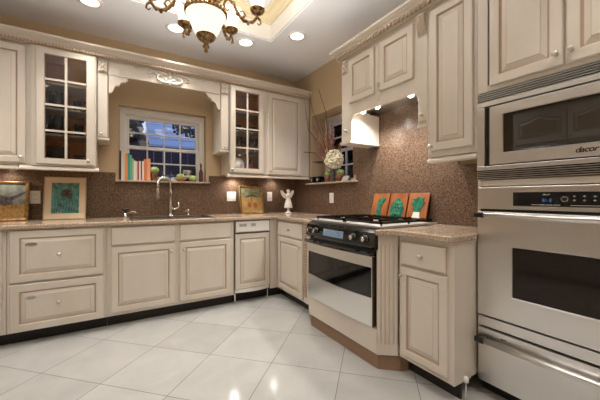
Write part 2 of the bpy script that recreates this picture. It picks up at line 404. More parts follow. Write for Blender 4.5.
# sink cabinet
t = thing('sink_cabinet', Bk(-1.665, 0, .3), 'wide cream two-door base cabinet under the sink', 'cabinet')
carcass(Bk, t, -2.215, -1.117, FC, b1=.866, top=False); frame(Bk, t, -2.215, -1.117, .10, .866, FC, [(-2.215, -2.17), (-1.70, -1.625), (-1.165, -1.117)], [(.10, .14), (.67, .71), (.84, .866)])
d1 = door(Bk, t, -2.187, -1.683, .128, .682, FC, (-1.715, .615)); d2 = door(Bk, t, -1.641, -1.15, .128, .682, FC, (-1.608, .615))
slab(MB(Bk), -2.187, -1.683, .700, .852, FC).build('false_front', ['cream', 'glaze'], t)
slab(MB(Bk), -1.641, -1.15, .700, .852, FC).build('false_front', ['cream', 'glaze'], t)
toe(Bk, t, -2.215, -1.117, .535)
# trash compactor
t = thing('trash_compactor', Bk(-.905, 0, .3), 'cream panelled trash compactor with pale control strip, right of the sink doors', 'appliance')
MB(Bk).box(-1.108, -.702, .104, .862, .02, .60).build('body', 'steeld', t)
door(Bk, t, -1.10, -.712, .150, .722, .60, name='front_panel')
cp = slab(MB(Bk), -1.10, -.712, .738, .86, .60, .024).build('control_panel', ['white', 'steeld'], t)
MB(Bk).box(-1.08, -.735, .744, .75, .624, .63).box(-1.06, -.98, .80, .83, .624, .627).box(-.93, -.88, .80, .83, .624, .627).build('control_strip', 'mark', cp)
pr = [(-1.10 + .388 * k / 10, .60 + .035 * sin(PI * k / 10)) for k in range(11)] + [(-.712, .58), (-1.10, .58)]
MB(Bk).prism(pr, .112, .145, 1).build('foot_pedal', 'white', t)
for x in (-1.092, -.72): MB(Bk).box(x - .006, x + .006, .001, .104, .56, .58).build('levelling_foot', 'chrome', t)
MB(Bk).box(-1.108, -.702, 0, .10, .50, .515).build('toe_kick', 'toe', t)
# corner base on the right wall
t = thing('base_cabinet', Rt(.945, 0, .3), 'narrow cream corner base cabinet between compactor and range', 'cabinet')
carcass(Rt, t, .60, 1.17, FC); frame(Rt, t, .615, 1.175, .10, .866, FC, [(.615, .665), (1.15, 1.175)], [(.10, .14), (.67, .70), (.835, .866)])
MB(Bk).box(-.70, -.612, .10, .866, .57, .606).build('corner_filler', 'cream', t)
d = slab(MB(Rt), .655, 1.165, .697, .845, FC).build('drawer', ['cream', 'glaze'], t); add_knob(Rt, d, .91, .77, FC + .02)
door(Rt, t, .655, 1.165, .125, .680, FC, (1.125, .625)); toe(Rt, t, .54, 1.20, .535)
MB(Bk).box(-.70, -.55, 0, .10, .535, .55).build('toe_kick', 'toe', t)
# range surround: fluted chamfered pilasters, lower panel and plinth
t = thing('range_surround', Rt(1.82, 0, .3), 'cream bumped-out cabinet front with fluted corner pilasters around the range', 'cabinet')
def pilaster(p, q):
    (pa, pc), (qa, qc) = p, q
    L = math.hypot(qa - pa, qc - pc); ux, uy = (qa - pa) / L, (qc - pc) / L
    nx, ny = -uy, ux
    if ny < 0: nx, ny = -nx, -ny
    pt = lambda s, d: (pa + ux * s + nx * d, pc + uy * s + ny * d)
    mb = MB(Rt)
    for b0, b1 in ((.10, .17), (.80, .866)):
        mb.prism([pt(0, 0), pt(L, 0), pt(L, -.02), pt(0, -.02)], b0, b1, 1)
    mb.prism([pt(0, -.006), pt(L, -.006), pt(L, -.02), pt(0, -.02)], .17, .80, 1, 1)
    n = 5; w = L / n
    for i in range(n):
        s0 = i * w + .0025; s1 = (i + 1) * w - .0025
        mb.prism([pt(s0, -.0055), pt(s0 + .002, -.001), pt((s0 + s1) / 2, .001), pt(s1 - .002, -.001), pt(s1, -.0055)], .17, .80, 1)
    return mb.build('fluted_pilaster', ['cream', 'rope'], t)
pilaster((2.226, .722), (2.306, .615)); pilaster((1.31, .615), (1.425, .722))
mb = MB(Rt)                                                       # strip with a carved ladder bead left of the range
mb.box(1.177, 1.308, .10, .866, .59, .612)
for k in range(26): mb.box(1.184, 1.220, .16 + k * .027, .178 + k * .027, .612, .620, 1)
mb.build('beaded_strip', ['cream', 'glaze'], t)
bevel(MB(Rt).box(1.427, 2.224, .10, .262, .68, .724).build('lower_panel', 'cream', t), .004)
MB(Rt).prism([(1.22, .55), (1.24, .60), (1.44, .705), (2.215, .705), (2.31, .60), (2.33, .55)], 0, .098, 1).build('plinth', 'plinth', t)
MB(Rt).box(2.226, 2.306, .10, .866, .12, .585).build('side_panel', 'cream', t); MB(Rt).box(1.312, 1.425, .10, .866, .12, .585).build('side_panel', 'cream', t)
# base right of the range
t = thing('base_cabinet', Rt(2.49, 0, .3), 'cream base cabinet with one drawer and one door between range and wall oven', 'cabinet')
carcass(Rt, t, 2.31, 2.662, FC); frame(Rt, t, 2.31, 2.664, .10, .866, FC, [(2.31, 2.345), (2.628, 2.664)], [(.10, .15), (.67, .70), (.825, .866)])
d = slab(MB(Rt), 2.332, 2.64, .690, .836, FC, .022, .012).build('drawer', ['cream', 'glaze'], t); add_knob(Rt, d, 2.486, .762, FC + .022)
door(Rt, t, 2.332, 2.64, .132, .676, FC, (2.35, .625), w=.05); toe(Rt, t, 2.335, 2.662, .535)
MB(Rt).box(2.664, 2.674, .10, .866, .455, .612).box(2.664, 2.668, .10, .866, .385, .455).build('end_panel', 'cream', t)
MB(Rt).lathe([(.008, 0), (.014, .004), (.015, .022), (.011, .032), (.003, .036)], (2.684, .100, .52), 1, 12).lathe([(.003, -.099), (.003, 0)], (2.684, .100, .52), 1, 8).build('bumper', 'white', t)

# ------------------------------------------------------------------ counters
SX0, SX1, SC0, SC1 = -2.03, -1.31, .13, .53     # sink cut-out
c0, cz0 = .6465, CT - .035
mb = MB(Bk)
mb.box(-3.42, SX0, cz0, CT, .016, c0).box(SX1, -.016, cz0, CT, .016, c0).box(SX0, SX1, cz0, CT, .016, SC0).box(SX0, SX1, cz0, CT, SC1, c0)
w = [(-.016, -c0), (-c0, -c0), (-c0, -1.30), (-.745, -1.405), (-.745, -1.425), (-.105, -1.425), (-.105, -2.236), (-.016, -2.236)]
mb2 = MB(Wd).prism(w, cz0, CT, 2)
mb.add([(x, z, -y) for x, y, z in mb2.v], [list(f) for f in mb2.f])
tag(bevel(mb.build('countertop', 'counter', None, Bk(-1.7, cz0, .3)), .009, 3), 'long L-shaped speckled granite countertop with the sink cut into it', 'countertop')
mb = MB(Rt).prism([(2.237, .016), (2.66, .016), (2.66, .405), (2.688, .41), (2.688, .655), (2.325, .655), (2.255, .755), (2.237, .755)], cz0, CT, 1)
tag(bevel(mb.build('countertop', 'counter', None, Rt(2.45, cz0, .3)), .009, 3), 'short speckled granite countertop between range and wall oven', 'countertop')

# ------------------------------------------------------------------ sink, faucet, pump
t = thing('kitchen_sink', Bk(-1.67, CT - .2, .33), 'stainless double-bowl sink set in the counter under the window', 'sink')
mb = MB(Bk)
def bowl(a0, a1):
    R = lambda i, b: [(a0 + i, b, SC0 + .02 + i), (a1 - i, b, SC0 + .02 + i), (a1 - i, b, SC1 - .02 - i), (a0 + i, b, SC1 - .02 - i)]
    return MB(Bk).loft([R(0, CT + .0005), R(.004, CT - .02), R(.012, CT - .16), R(.03, CT - .18)], cap=(False, True))
bowl(SX0 + .02, -1.68).build('bowl', 'steeld', t); bowl(-1.66, SX1 - .02).build('bowl', 'steeld', t)
mb.box(SX0 - .015, SX1 + .015, CT + .0005, CT + .006, SC0 - .015, SC0 + .02).box(SX0 - .015, SX1 + .015, CT + .0005, CT + .006, SC1 - .02, SC1 + .015)
mb.box(SX0 - .015, SX0 + .02, CT + .0005, CT + .006, SC0 + .02, SC1 - .02).box(SX1 - .02, SX1 + .015, CT + .0005, CT + .006, SC0 + .02, SC1 - .02).box(-1.68, -1.66, CT - .01, CT + .006, SC0 + .02, SC1 - .02)
bevel(mb.build('rim', 'steeld', t), .002)  # dark steel on rim and bowls stands in for the shadow at the sink edge
t = thing('faucet', Bk(-1.645, CT, .09), 'tall chrome gooseneck faucet behind the sink', 'faucet')
fa, fc = -1.645, .075
MB(Bk).lathe([(.03, 0), (.03, .006), (.02, .014), (.017, .03), (.017, .11), (.014, .12)], (fa, CT + .001, fc), 1, 16).build('base', 'chrome', t)
pts = [(fa, CT + .12, fc), (fa, CT + .33, fc)] + [(fa - .065 + .065 * cos(k * PI / 8), CT + .345 + .075 * sin(k * PI / 8), fc + .05 * k / 8) for k in range(0, 9)] + [(fa - .133, CT + .30, fc + .055)]
MB(Bk).tube(pts, .0145, 12).build('spout', 'chrome', t)
MB(Bk).lathe([(.013, .09), (.016, .08), (.018, .03), (.021, .0), (.018, -.02)], (fa - .134, CT + .21, fc + .056), 1, 14).build('spray_head', 'chrome', t)
MB(Bk).tube([(fa + .012, CT + .075, fc), (fa + .055, CT + .078, fc + .005), (fa + .085, CT + .095, fc + .01), (fa + .078, CT + .15, fc + .012)], [.012, .011, .008, .006], 10).build('lever', 'chrome', t)
t = thing('soap_pump', Bk(-1.46, CT, .075), 'small chrome soap pump right of the faucet', 'soap pump')
MB(Bk).lathe([(.02, 0), (.02, .005), (.011, .012), (.010, .045), (.014, .05), (.014, .062), (.004, .066)], (-1.46, CT + .001, .075), 1, 12).build('pump_body', 'chrome', t)
MB(Bk).tube([(-1.46, CT + .055, .075), (-1.49, CT + .058, .10), (-1.495, CT + .045, .115)], .006, 8).build('nozzle', 'chrome', t)
t = thing('filter_tap', Bk(-2.035, CT, .36), 'small black-topped chrome filter tap at the left end of the sink', 'tap')
sa, sc = -2.075, .30
MB(Bk).lathe([(.018, 0), (.018, .02), (.012, .03), (.012, .07)], (sa, CT + .001, sc), 1, 12).build('tap_body', 'chrome', t)
MB(Bk).lathe([(.026, 0), (.028, .006), (.028, .018), (.022, .024)], (sa, CT + .074, sc), 1, 14).build('tap_cap', 'blackm', t)
MB(Bk).tube([(sa + .012, CT + .055, sc), (sa + .06, CT + .068, sc + .01), (sa + .085, CT + .06, sc + .015), (sa + .09, CT + .045, sc + .016)], .007, 8).build('tap_spout', 'chrome', t)

# ------------------------------------------------------------------ upper cabinets, back wall
UB, UT = 1.372, 2.372
def light_rail(F, parent, a0, a1, c, b=1.336):
    mb = MB(F)
    prof = [(c - .05, b + .034), (c - .01, b + .034), (c, b + .026), (c + .012, b + .016), (c + .014, b + .004), (c + .006, b), (c - .05, b)]
    mb.loft([[(a0, q, p) for p, q in prof], [(a1, q, p) for p, q in prof]])
    return mb.build('light_rail', 'cream', parent)
def upper(label, a0, a1, c, doors, knobs, rail=True, F=Bk, b0=UB, group=None, rails=None):
    t = thing('wall_cabinet', F((a0 + a1) / 2, b0, c / 2), label, 'cabinet', group)
    carcass(F, t, a0, a1, c, b0, UT)
    st = [(a0, a0 + .036), (min(a1 - .036, max(d[1] for d in doors) - .02), a1)]
    frame(F, t, a0, a1, b0, UT, c, st, [(b0, b0 + .04), (UT - .05, UT)])
    for (d, k) in zip(doors, knobs): door(F, t, *d, c, k)
    if rail: light_rail(F, t, a0 if rail is True else rail[0], a1 if rail is True else rail[1], c)
    return t
upper('cream wall cabinet with a solid raised-panel door at the left edge', -3.40, -2.752, .33, [(-3.37, -2.785, 1.392, 2.345)], [(-2.812, 1.435)], rail=(-3.40, -2.83))
upper('cream wall cabinet with solid raised-panel door in the back right corner', -.640, -.018, .34, [(-.604, -.142, 1.383, 2.352)], [(-.575, 1.425)])
def glass_cabinet(a0, a1, da0, da1, o0, o1, c, label, knob, rail):
    t = thing('glass_door_cabinet', Bk((a0 + a1) / 2, UB, c / 2), label, 'cabinet')
    mb = MB(Bk)
    mb.box(a0, a0 + .016, UB, UT, .018, c - .001).box(a1 - .016, a1, UB, UT, .018, c - .001)
    mb.build('carcass', 'cream', t)
    MB(Bk).box(a0 + .0165, a1 - .0165, UB, UB + .03, .018, c - .021).box(a0 + .0165, a1 - .0165, UT - .016, UT, .018, c - .021).box(a0 + .0165, a1 - .0165, UB + .03, UT - .016, .018, .026).box(a0 + .0165, a0 + .020, UB + .03, UT - .016, .026, c - .021).box(a1 - .020, a1 - .0165, UB + .03, UT - .016, .026, c - .021).build('lining', 'cab_in', t)
    for z in SHELF: MB(Bk).box(a0 + .021, a1 - .021, z - .016, z, .027, c - .045).build('shelf', 'cream', t)
    frame(Bk, t, a0, a1, UB, UT, c, [(a0, a0 + .036), (a1 - .036, a1)], [(UB, UB + .03), (UT - .045, UT)])
    b0, b1, p0, p1 = 1.388, 2.352, 1.437, 2.302
    d = MB(Bk)
    def R(x0, x1, y0, y1, h): return [(x0, y0, h), (x1, y0, h), (x1, y1, h), (x0, y1, h)]
    e = .006
    d.loft([R(o0, o1, p0, p1, c + .002), R(da0, da1, b0, b1, c + .001), R(da0, da1, b0, b1, c + .017), R(da0 + .004, da1 - .004, b0 + .004, b1 - .004, c + .02),
            R(o0 - e, o1 + e, p0 - e, p1 + e, c + .02), R(o0, o1, p0, p1, c + .013), R(o0, o1, p0, p1, c + .002)], ms=[0, 0, 0, 0, 1, 0], cap=(False, False))
    dr = d.build('door', ['cream', 'glaze'], t)
    mm = MB(Bk); ca = (o0 + o1) / 2
    mm.box(ca - .009, ca + .009, p0, p1, c + .006, c + .016)
    for z in MUNT: mm.box(o0, o1, z - .008, z + .008, c + .0065, c + .0155)
    mm.build('muntins', 'cream', dr)
    MB(Bk).box(o0 - .004, o1 + .004, p0 - .004, p1 + .004, c + .003, c + .0045).build('glass_pane', 'cabglass', dr)
    add_knob(Bk, dr, knob[0], knob[1], c + .02)
    light_rail(Bk, t, rail[0], rail[1], c)
    return t
SHELF = [2.092, 1.876, 1.654]; MUNT = [2.098, 1.886, 1.668]
glass_cabinet(-2.748, -2.302, -2.714, -2.313, -2.657, -2.378, .36, 'cream cabinet with an eight-pane glass door left of the window', (-2.362, 1.425), (-2.82, -2.285))
glass_cabinet(-1.074, -.643, -1.066, -.667, -1.008, -.730, .35, 'cream cabinet with an eight-pane glass door right of the window', (-1.05, 1.415), (-1.10, -.643))
def carved_block(F, parent, a0, a1, b0, b1, c):
    mb = MB(F).box(a0, a1, b0, b1, c, c + .012)
    w = a1 - a0; h = b1 - b0; m = (a0 + a1) / 2
    for (x, y, r) in ((0, .82, .20), (-.27, .66, .16), (.27, .66, .16), (0, .5, .22), (-.22, .34, .15), (.22, .34, .15), (0, .18, .2)):
        mb.lathe([(r * w, 0), (r * w * .85, .006), (r * w * .3, .010), (.001, .007)], (m + x * w, b0 + y * h, c + .012), 2, 8)
    for k in range(3): mb.box(a0 + .004, a1 - .004, b0 + h * (.02 + .03 * k), b0 + h * (.035 + .03 * k), c + .012, c + .015, 1)
    # dark glaze pockets
    for (x, y) in ((-.3, .88), (.3, .88), (-.38, .48), (.38, .48), (-.12, .33), (.14, .32)): mb.box(m + x * w - .006, m + x * w + .006, b0 + y * h - .006, b0 + y * h + .006, c + .012, c + .0135, 1)
    return mb.build('carved_block', ['cream', 'glaze'], parent)
for (a0, a1, b0, lab, ka) in ((-2.299, -2.214, 1.640, 'narrow cream pull-out spice cabinet left of the window, carved block on top', -2.268), (-1.172, -1.077, 1.618, 'narrow cream pull-out spice cabinet right of the window, carved block on top', -1.122)):
    t = thing('spice_cabinet', Bk((a0 + a1) / 2, b0, .17), lab, 'cabinet')
    MB(Bk).box(a0, a1, b0 + .012, UT, .018, .318).build('carcass', 'cream', t)
    d = slab(MB(Bk), a0 + .002, a1 - .002, b0 + .014, 2.370, .318, .018, .008).build('door', ['cream', 'glaze'], t); add_knob(Bk, d, ka, b0 + .042, .336)
    carved_block(Bk, t, a0 + .010, a1 - .008, 2.25, 2.366, .3362)
    bevel(MB(Bk).box(a0 - (.0 if a0 < -2 else .012), a1 + (.012 if a0 < -2 else 0), b0 - .012, b0 + .011, .018, .342).build('bottom_moulding', 'cream', t), .005)
# valance with corbels and a carved applique
t = thing('valance', Bk(-1.69, 2.235, .33), 'cream valance board with carved applique bridging the cabinets over the window', 'valance')
va0, va1 = -2.212, -1.174
MB(Bk).box(va0, va1, 2.238, UT, .31, .332).build('board', 'cream', t)
for s, x in ((1, va0 + .002), (-1, va1 - .002)):
    pr = [(0, 2.236), (.165, 2.236), (.165, 2.215), (.150, 2.208), (.145, 2.19), (.118, 2.186), (.100, 2.172), (.096, 2.155), (.072, 2.150), (.052, 2.135), (.044, 2.11), (.03, 2.085), (.012, 2.072), (0, 2.07)]
    bevel(MB(Bk).prism([(x + s * p * .92, q) for p, q in pr], .285, .330).build('corbel', 'cream', t), .003)
mb = MB(Bk); ax, az = -1.690, 2.318
AS = 1.0
def vine(pts, r): mb.tube([(ax + p * 1.3 * sx, az + q * 1.12, .337) for p, q in pts], [k * 1.25 for k in r], 6)
for sx in (-1, 1):
    vine([(0, -.05), (.05, -.055), (.09, -.03), (.085, 0), (.06, .005), (.055, -.015)], [.010, .010, .009, .008, .006, .004])
    vine([(.02, .02), (.07, .035), (.12, .025), (.15, .0), (.135, -.02), (.118, -.008)], [.009, .009, .008, .007, .006, .004])
    vine([(.12, .03), (.16, .04), (.20, .03), (.225, .018), (.24, .03)], [.008, .007, .006, .005, .003])
    for (p, q, r) in ((.03, -.02, .016), (.10, .01, .014), (.14, .03, .012), (.06, .035, .012), (.17, .03, .010), (.035, .045, .012), (.05, -.04, .013)):
        mb.ball((ax + p * 1.3 * sx, az + q * 1.12, .336), r * .95, 8, 5, 0, (1.1, .9, .6))
for (q, r) in ((-.06, .018), (-.035, .014), (.0, .022), (.03, .018), (.052, .012)): mb.ball((ax, az + q * 1.12, .336), r * .9, 10, 6, 0, (1, 1, .6))
tag(mb.build('carved_applique', 'applique', t), 'whitish carved scrollwork')

# ------------------------------------------------------------------ crown mouldings
def crown(path, name, loc, label, rope_to):
    """path: list of (x,y, nx,ny) corners with outward mitre vectors; profile offsets"""
    prof = [(0, 2.3735), (.030, 2.3735), (.030, 2.394), (.036, 2.402), (.050, 2.420), (.066, 2.430), (.070, 2.436), (.078, 2.440), (.080, 2.457), (0, 2.457)]
    t = thing(name, loc, label, 'moulding')
    rings = [[(x + nx * o, y + ny * o, z) for o, z in prof] for x, y, nx, ny in path]
    MB().loft(rings, 0).build('cornice', 'cream', t)
    return t
# the cornice sits on the cabinet tops; its bead is a sub-moulding in front of the frames
def bead(t, p0, p1, n, r=.0085):
    mb = MB(); d = Vector(p1) - Vector(p0)
    for i in range(n):
        c = Vector(p0) + d * ((i + .5) / n)
        mb.ball(tuple(c), r, 6, 4, i % 2 * 0, (1.0, 1.0, 1.15))
    return mb.build('bead', 'rope', t)
t = crown([(-3.42, -.335, 0, -1), (-.004, -.335, 0, -1)], 'crown_moulding', (-1.7, -.335, 2.37), 'long cream crown moulding above the back wall cabinets', 0)
MB().box(-3.42, -.004, -.366, -.378, 2.3735, 2.394).build('bead_backing', 'glaze', t)
bead(t, (-3.42, -.380, 2.384), (-.03, -.380, 2.384), 150)
t = crown([(-.004, -1.425, 0, 1), (-.365, -1.425, -1, 1), (-.365, -3.50, -1, 0)], 'crown_moulding', (-.365, -2.4, 2.37), 'cream crown moulding with rope bead above the hood and wall ovens', 0)
MB().box(-.396, -.404, -3.50, -1.425, 2.3735, 2.396).build('bead_backing', 'glaze', t)
mb = MB()
for k in range(56):                                               # twisted rope strands
    y = -1.44 - k * .036
    mb.tube([(-.404, y + .012, 2.368), (-.415, y + .004, 2.378), (-.415, y - .006, 2.390), (-.404, y - .014, 2.399)], [.005, .0105, .0105, .005], 6)
mb.build('rope_bead', 'rope', t)

# ------------------------------------------------------------------ hood cabinet and right uppers
HC = .36
t = thing('hood_cabinet', Rt(1.88, 1.6, .18), 'cream two-door hood cabinet with arched opening above the range', 'cabinet')
op = [(1.43, 2.372), (1.43, 1.615), (1.568, 1.615), (1.568, 1.765)]
op += [(1.568 + .05 - .05 * cos(k * PI / 12), 1.765 + .075 * sin(k * PI / 12)) for k in range(1, 7)]
op += [(2.258 - .05 + .05 * sin(k * PI / 12), 1.765 + .075 * cos(k * PI / 12)) for k in range(0, 7)]
op += [(2.258, 1.605), (2.334, 1.605), (2.334, 2.372)]
bevel(MB(Rt).prism(op, HC - .022, HC, 2).build('arched_front', 'cream', t), .002, 1)
MB(Rt).box(1.432, 1.448, 1.615, 2.372, .018, HC - .023).box(1.55, 1.566, 1.615, 1.87, .018, HC - .023).box(2.26, 2.276, 1.605, 1.87, .018, HC - .023).box(2.318, 2.333, 1.605, 2.372, .018, HC - .023).box(1.448, 2.318, 1.927, 1.94, .018, HC - .023).box(1.448, 2.318, 2.355, 2.371, .018, HC - .023).build('carcass', 'cream', t)
door(Rt, t, 1.545, 1.853, 1.945, 2.325, HC, (1.825, 1.998)); door(Rt, t, 1.912, 2.228, 1.945, 2.325, HC, (1.915, 1.998))
MB(Rt).box(1.866, 1.899, 1.88, 2.33, HC, HC + .008).build('centre_stile', 'cream', t)
bevel(MB(Rt).box(1.415, 1.572, 1.590, 1.614, .018, HC + .014).build('bottom_moulding', 'cream', t), .005)
bevel(MB(Rt).box(2.254, 2.334, 1.583, 1.604, .018, HC + .006).build('bottom_moulding', 'cream', t), .004)
for k in range(6): pass
mb = MB(Rt)
for k in range(5): mb.box(2.268 + k * .012, 2.274 + k * .012, 1.612, 1.632, HC, HC + .003)
mb.build('slots', 'glaze', t)
add_knob(Rt, t, 2.292, 1.668, HC); add_knob(Rt, t, 1.50, 1.708, HC)
carved_block(Rt, t, 1.447, 1.512, 2.235, 2.345, HC)
cb = MB(Rt)
cb.prism([(HC - 0, 2.35), (HC + .035, 2.345), (HC + .034, 2.31), (HC + .022, 2.27), (HC + .02, 2.24), (HC + .008, 2.215), (HC, 2.205)][::1] and [(2.35, HC), (2.345, HC + .035), (2.31, HC + .034), (2.27, HC + .022), (2.24, HC + .02), (2.215, HC + .008), (2.205, HC)], 2.262, 2.325, 0)
for k in range(4): cb.tube([(2.272 + k * .0145, 2.34, HC + .036), (2.272 + k * .0145, 2.30, HC + .033), (2.272 + k * .0145, 2.25, HC + .023), (2.272 + k * .0145, 2.215, HC + .010)], .0045, 6, 1)
cb.build('corbel', ['cream', 'rope'], t)
# hood liner with its lights
t = thing('range_hood', Rt(1.91, 1.83, .18), 'stainless hood liner with three lights under the arched hood cabinet', 'range hood')
MB(Rt).box(1.57, 2.256, 1.90, 1.925, .018, HC - .025).build('liner', 'steel', t)
MB(Rt).box(1.57, 2.256, 1.858, 1.8995, HC - .075, HC - .025).build('light_bar', 'steel', t)
HOODL = [(1.66, .31), (1.83, .31), (2.16, .31)]
for a, c in HOODL: MB(Rt).lathe([(.022, 0), (.022, -.010), (.012, -.020), (.001, -.022)], (a, 1.8578, c), 1, 16).build('lamp', 'puck', t)
# tall upper
upper('tall cream wall cabinet with one solid door between hood and wall ovens', 2.337, 2.660, HC, [(2.362, 2.640, 1.412, 2.335)], [(2.378, 1.440)], F=Rt)

# ------------------------------------------------------------------ oven tower
TC = .37
t = thing('oven_cabinet', Rt(3.07, 0, .18), 'tall cream cabinet housing the microwave and wall oven at the right edge', 'cabinet')
TA0, TA1 = 2.666, 3.47
MB(Rt).box(TA0, TA0 + .016, .08, UT, .018, TC - .02).box(TA1 - .016, TA1, .08, UT, .018, TC - .02).box(TA0 + .016, TA1 - .016, 1.70, 1.716, .018, TC - .02).box(TA0 + .016, TA1 - .016, 2.356, UT, .018, TC - .02).box(TA0 + .016, TA1 - .016, 1.186, 1.20, .018, TC - .02).box(TA0 + .016, TA1 - .016, .07, .078, .018, TC - .02).build('carcass', 'cream', t)
frame(Rt, t, TA0, TA1, 1.698, UT, TC, [(TA0, TA0 + .055), (3.045, 3.08), (TA1 - .055, TA1)], [(1.698, 1.735), (2.325, UT)])
frame(Rt, t, TA0, TA1, .08, 1.698, TC - .002, [(TA0, TA0 + .02), (TA1 - .02, TA1)], [(1.17, 1.204)])
door(Rt, t, 2.738, 3.057, 1.722, 2.335, TC, (3.036, 1.775)); door(Rt, t, 3.070, 3.392, 1.722, 2.335, TC, (3.092, 1.775))
MB(Rt).box(TA0, TA1, 0, .079, TC - .07, TC - .055).build('toe_kick', 'toe', t)
# microwave
t = thing('microwave', Rt(3.05, 1.205, .2), 'built-in stainless microwave with louvred vents above the wall oven', 'microwave')
A0, A1 = 2.672, 3.44
def grille(b0, b1, parent):
    mb = MB(Rt).box(A0, A1, b0, b1, TC + .001, TC + .006, 1)
    n = 5; h = (b1 - b0) / n
    for k in range(n):
        mb.prism([(b0 + k * h + .001, TC + .006), (b0 + k * h + h * .22, TC + .018), (b0 + k * h + h * .46, TC + .018), (b0 + k * h + h * .50, TC + .006)], A0, A1, 0)
    return mb.build('vent_grille', ['steel', 'blackm'], parent)
grille(1.636, 1.693, t); grille(1.207, 1.258, t)
bevel(MB(Rt).box(A0, A1, 1.612, 1.635, TC + .001, TC + .02).box(A0, A1, 1.259, 1.281, TC + .001, TC + .02).box(A0, 2.714, 1.282, 1.611, TC + .001, TC + .018).box(3.408, A1, 1.282, 1.611, TC + .001, TC + .018).build('trim_kit', 'steel', t), .002)
MB(Rt).box(2.70, 3.43, 1.284, 1.609, .06, TC - .03).box(2.7150, 3.4065, 1.2835, 1.6095, TC - .03, TC + .002).build('case', 'blackm', t)
mb = MB(Rt)
md = [(2.742, 3.402, 1.288, 1.603), (2.810, 3.345, 1.347, 1.553)]
def hole(mb, o, i, c, th):
    R = lambda q, h: [(q[0], q[2], h), (q[1], q[2], h), (q[1], q[3], h), (q[0], q[3], h)]
    mb.loft([R(i, c), R(o, c), R(o, c + th - .003), R((o[0] + .003, o[1] - .003, o[2] + .003, o[3] - .003), c + th), R((i[0] - .003, i[1] + .003, i[2] - .003, i[3] + .003), c + th), R(i, c + th - .004), R(i, c)], cap=(False, False))
hole(mb, md[0], md[1], TC + .004, .022)
d = mb.build('door', 'steel', t)
MB(Rt).box(2.811, 3.344, 1.348, 1.552, TC + .005, TC + .021).build('door_window', 'mwglass', d)
text(d, 'logo', 'dacor', Rt, 3.103, 1.308, TC + .0262, .034, 'ink', .35)
# wall oven
t = thing('wall_oven', Rt(3.05, .39, .2), 'stainless single wall oven with dark window below the microwave', 'oven')
O0, O1 = 2.682, 3.44
MB(Rt).box(2.70, 3.43, .42, 1.165, .06, TC - .03).build('case', 'steeld', t)
hp = MB(Rt).box(O0, O1, 1.044, 1.165, TC + .001, TC + .028); hp = bevel(hp.build('control_panel', 'steel', t), .004)
dp = MB(Rt).box(2.860, 3.40, 1.064, 1.134, TC + .0285, TC + .0305).build('display', 'black', hp)
mb = MB(Rt)
for k, a in enumerate((2.985, 2.998, 3.012)): mb.box(a, a + (.008, .003, .008)[k], 1.086, 1.102, TC + .0306, TC + .0312)
mb.build('clock_digits', 'led', hp)
mb = MB(Rt)
for k in range(4): mb.box(2.940 + k * .029, 2.966 + k * .029, 1.070, 1.074, TC + .0306, TC + .0311)
for r in range(2):
    for k in range(7):
        a = 3.098 + k * .034; b = 1.112 - r * .018
        mb.box(a, a + .010, b, b + .003, TC + .0306, TC + .0311).box(a + .003, a + .006, b - .004, b + .005, TC + .0306, TC + .0311)
for k in range(2): mb.box(3.09 + k * .13, 3.20 + k * .13, 1.070, 1.073, TC + .0306, TC + .0311)
mb.lathe([(.013, 0), (.013, .0004), (.0105, .0004), (.0105, 0)], (3.068, 1.100, TC + .0306), 2, 16)
mb.build('button_markings', 'mark', hp)
text(hp, 'logo', 'dacor', Rt, 2.985, 1.118, TC + .0306, .013, 'mark', .3)
MB(Rt).box(O0 + .003, O1 - .003, .43, 1.166, TC + .0005, TC + .004).build('gasket', 'blackm', t)
mb = MB(Rt); hole(mb, (O0, O1, .456, 1.030), (2.857, 3.262, .590, .848), TC + .0045, .028); d = bevel(mb.build('door', 'steel', t), .001, 1)
MB(Rt).box(2.858, 3.261, .591, .847, TC + .006, TC + .030).build('door_window', 'ovenglass', d)
def oven_handle(parent, b, a0, a1, c):
    h = MB(Rt).tube([(a0 + .05, b, c + .036), (a1 - .05, b, c + .036)], .0150, 14).build('handle', 'steel', parent)
    for s in (a0, a1 - .05): tag(bevel(MB(Rt).box(s, s + .050, b - .015, b + .015, c + .0005, c + .052).build('handle_bracket', 'black', h), .005), 'black end bracket')
oven_handle(d, 1.012, O0 + .006, O1 - .006, TC + .0325)
bevel(MB(Rt).box(O0, O1, .392, .446, TC + .001, TC + .024).build('lower_trim', 'steel', t), .003)
# warming drawer
t = thing('warming_drawer', Rt(3.05, .08, .2), 'stainless warming drawer with bar handle under the wall oven', 'warming drawer')
MB(Rt).box(2.70, 3.43, .10, .375, .06, TC - .03).build('case', 'steeld', t)
MB(Rt).box(O0 + .003, O1 - .003, .082, .389, TC + .0005, TC + .004).build('gasket', 'blackm', t)
d = bevel(MB(Rt).box(O0, O1, .084, .382, TC + .0045, TC + .026).build('drawer_front', 'steel', t), .004)
oven_handle(d, .325, O0 + .004, O1 - .004, TC + .026)
text(d, 'logo', 'dacor', Rt, 2.80, .350, TC + .0265, .012, 'ink', .3)

# ------------------------------------------------------------------ range
t = thing('gas_range', Rt(1.83, .10, .38), 'slide-in gas range with black control panel and stainless oven door', 'range')
R0, R1 = 1.432, 2.222
MB(Rt).box(R0, R1, .27, .885, .115, .675).build('body', 'steeld', t)
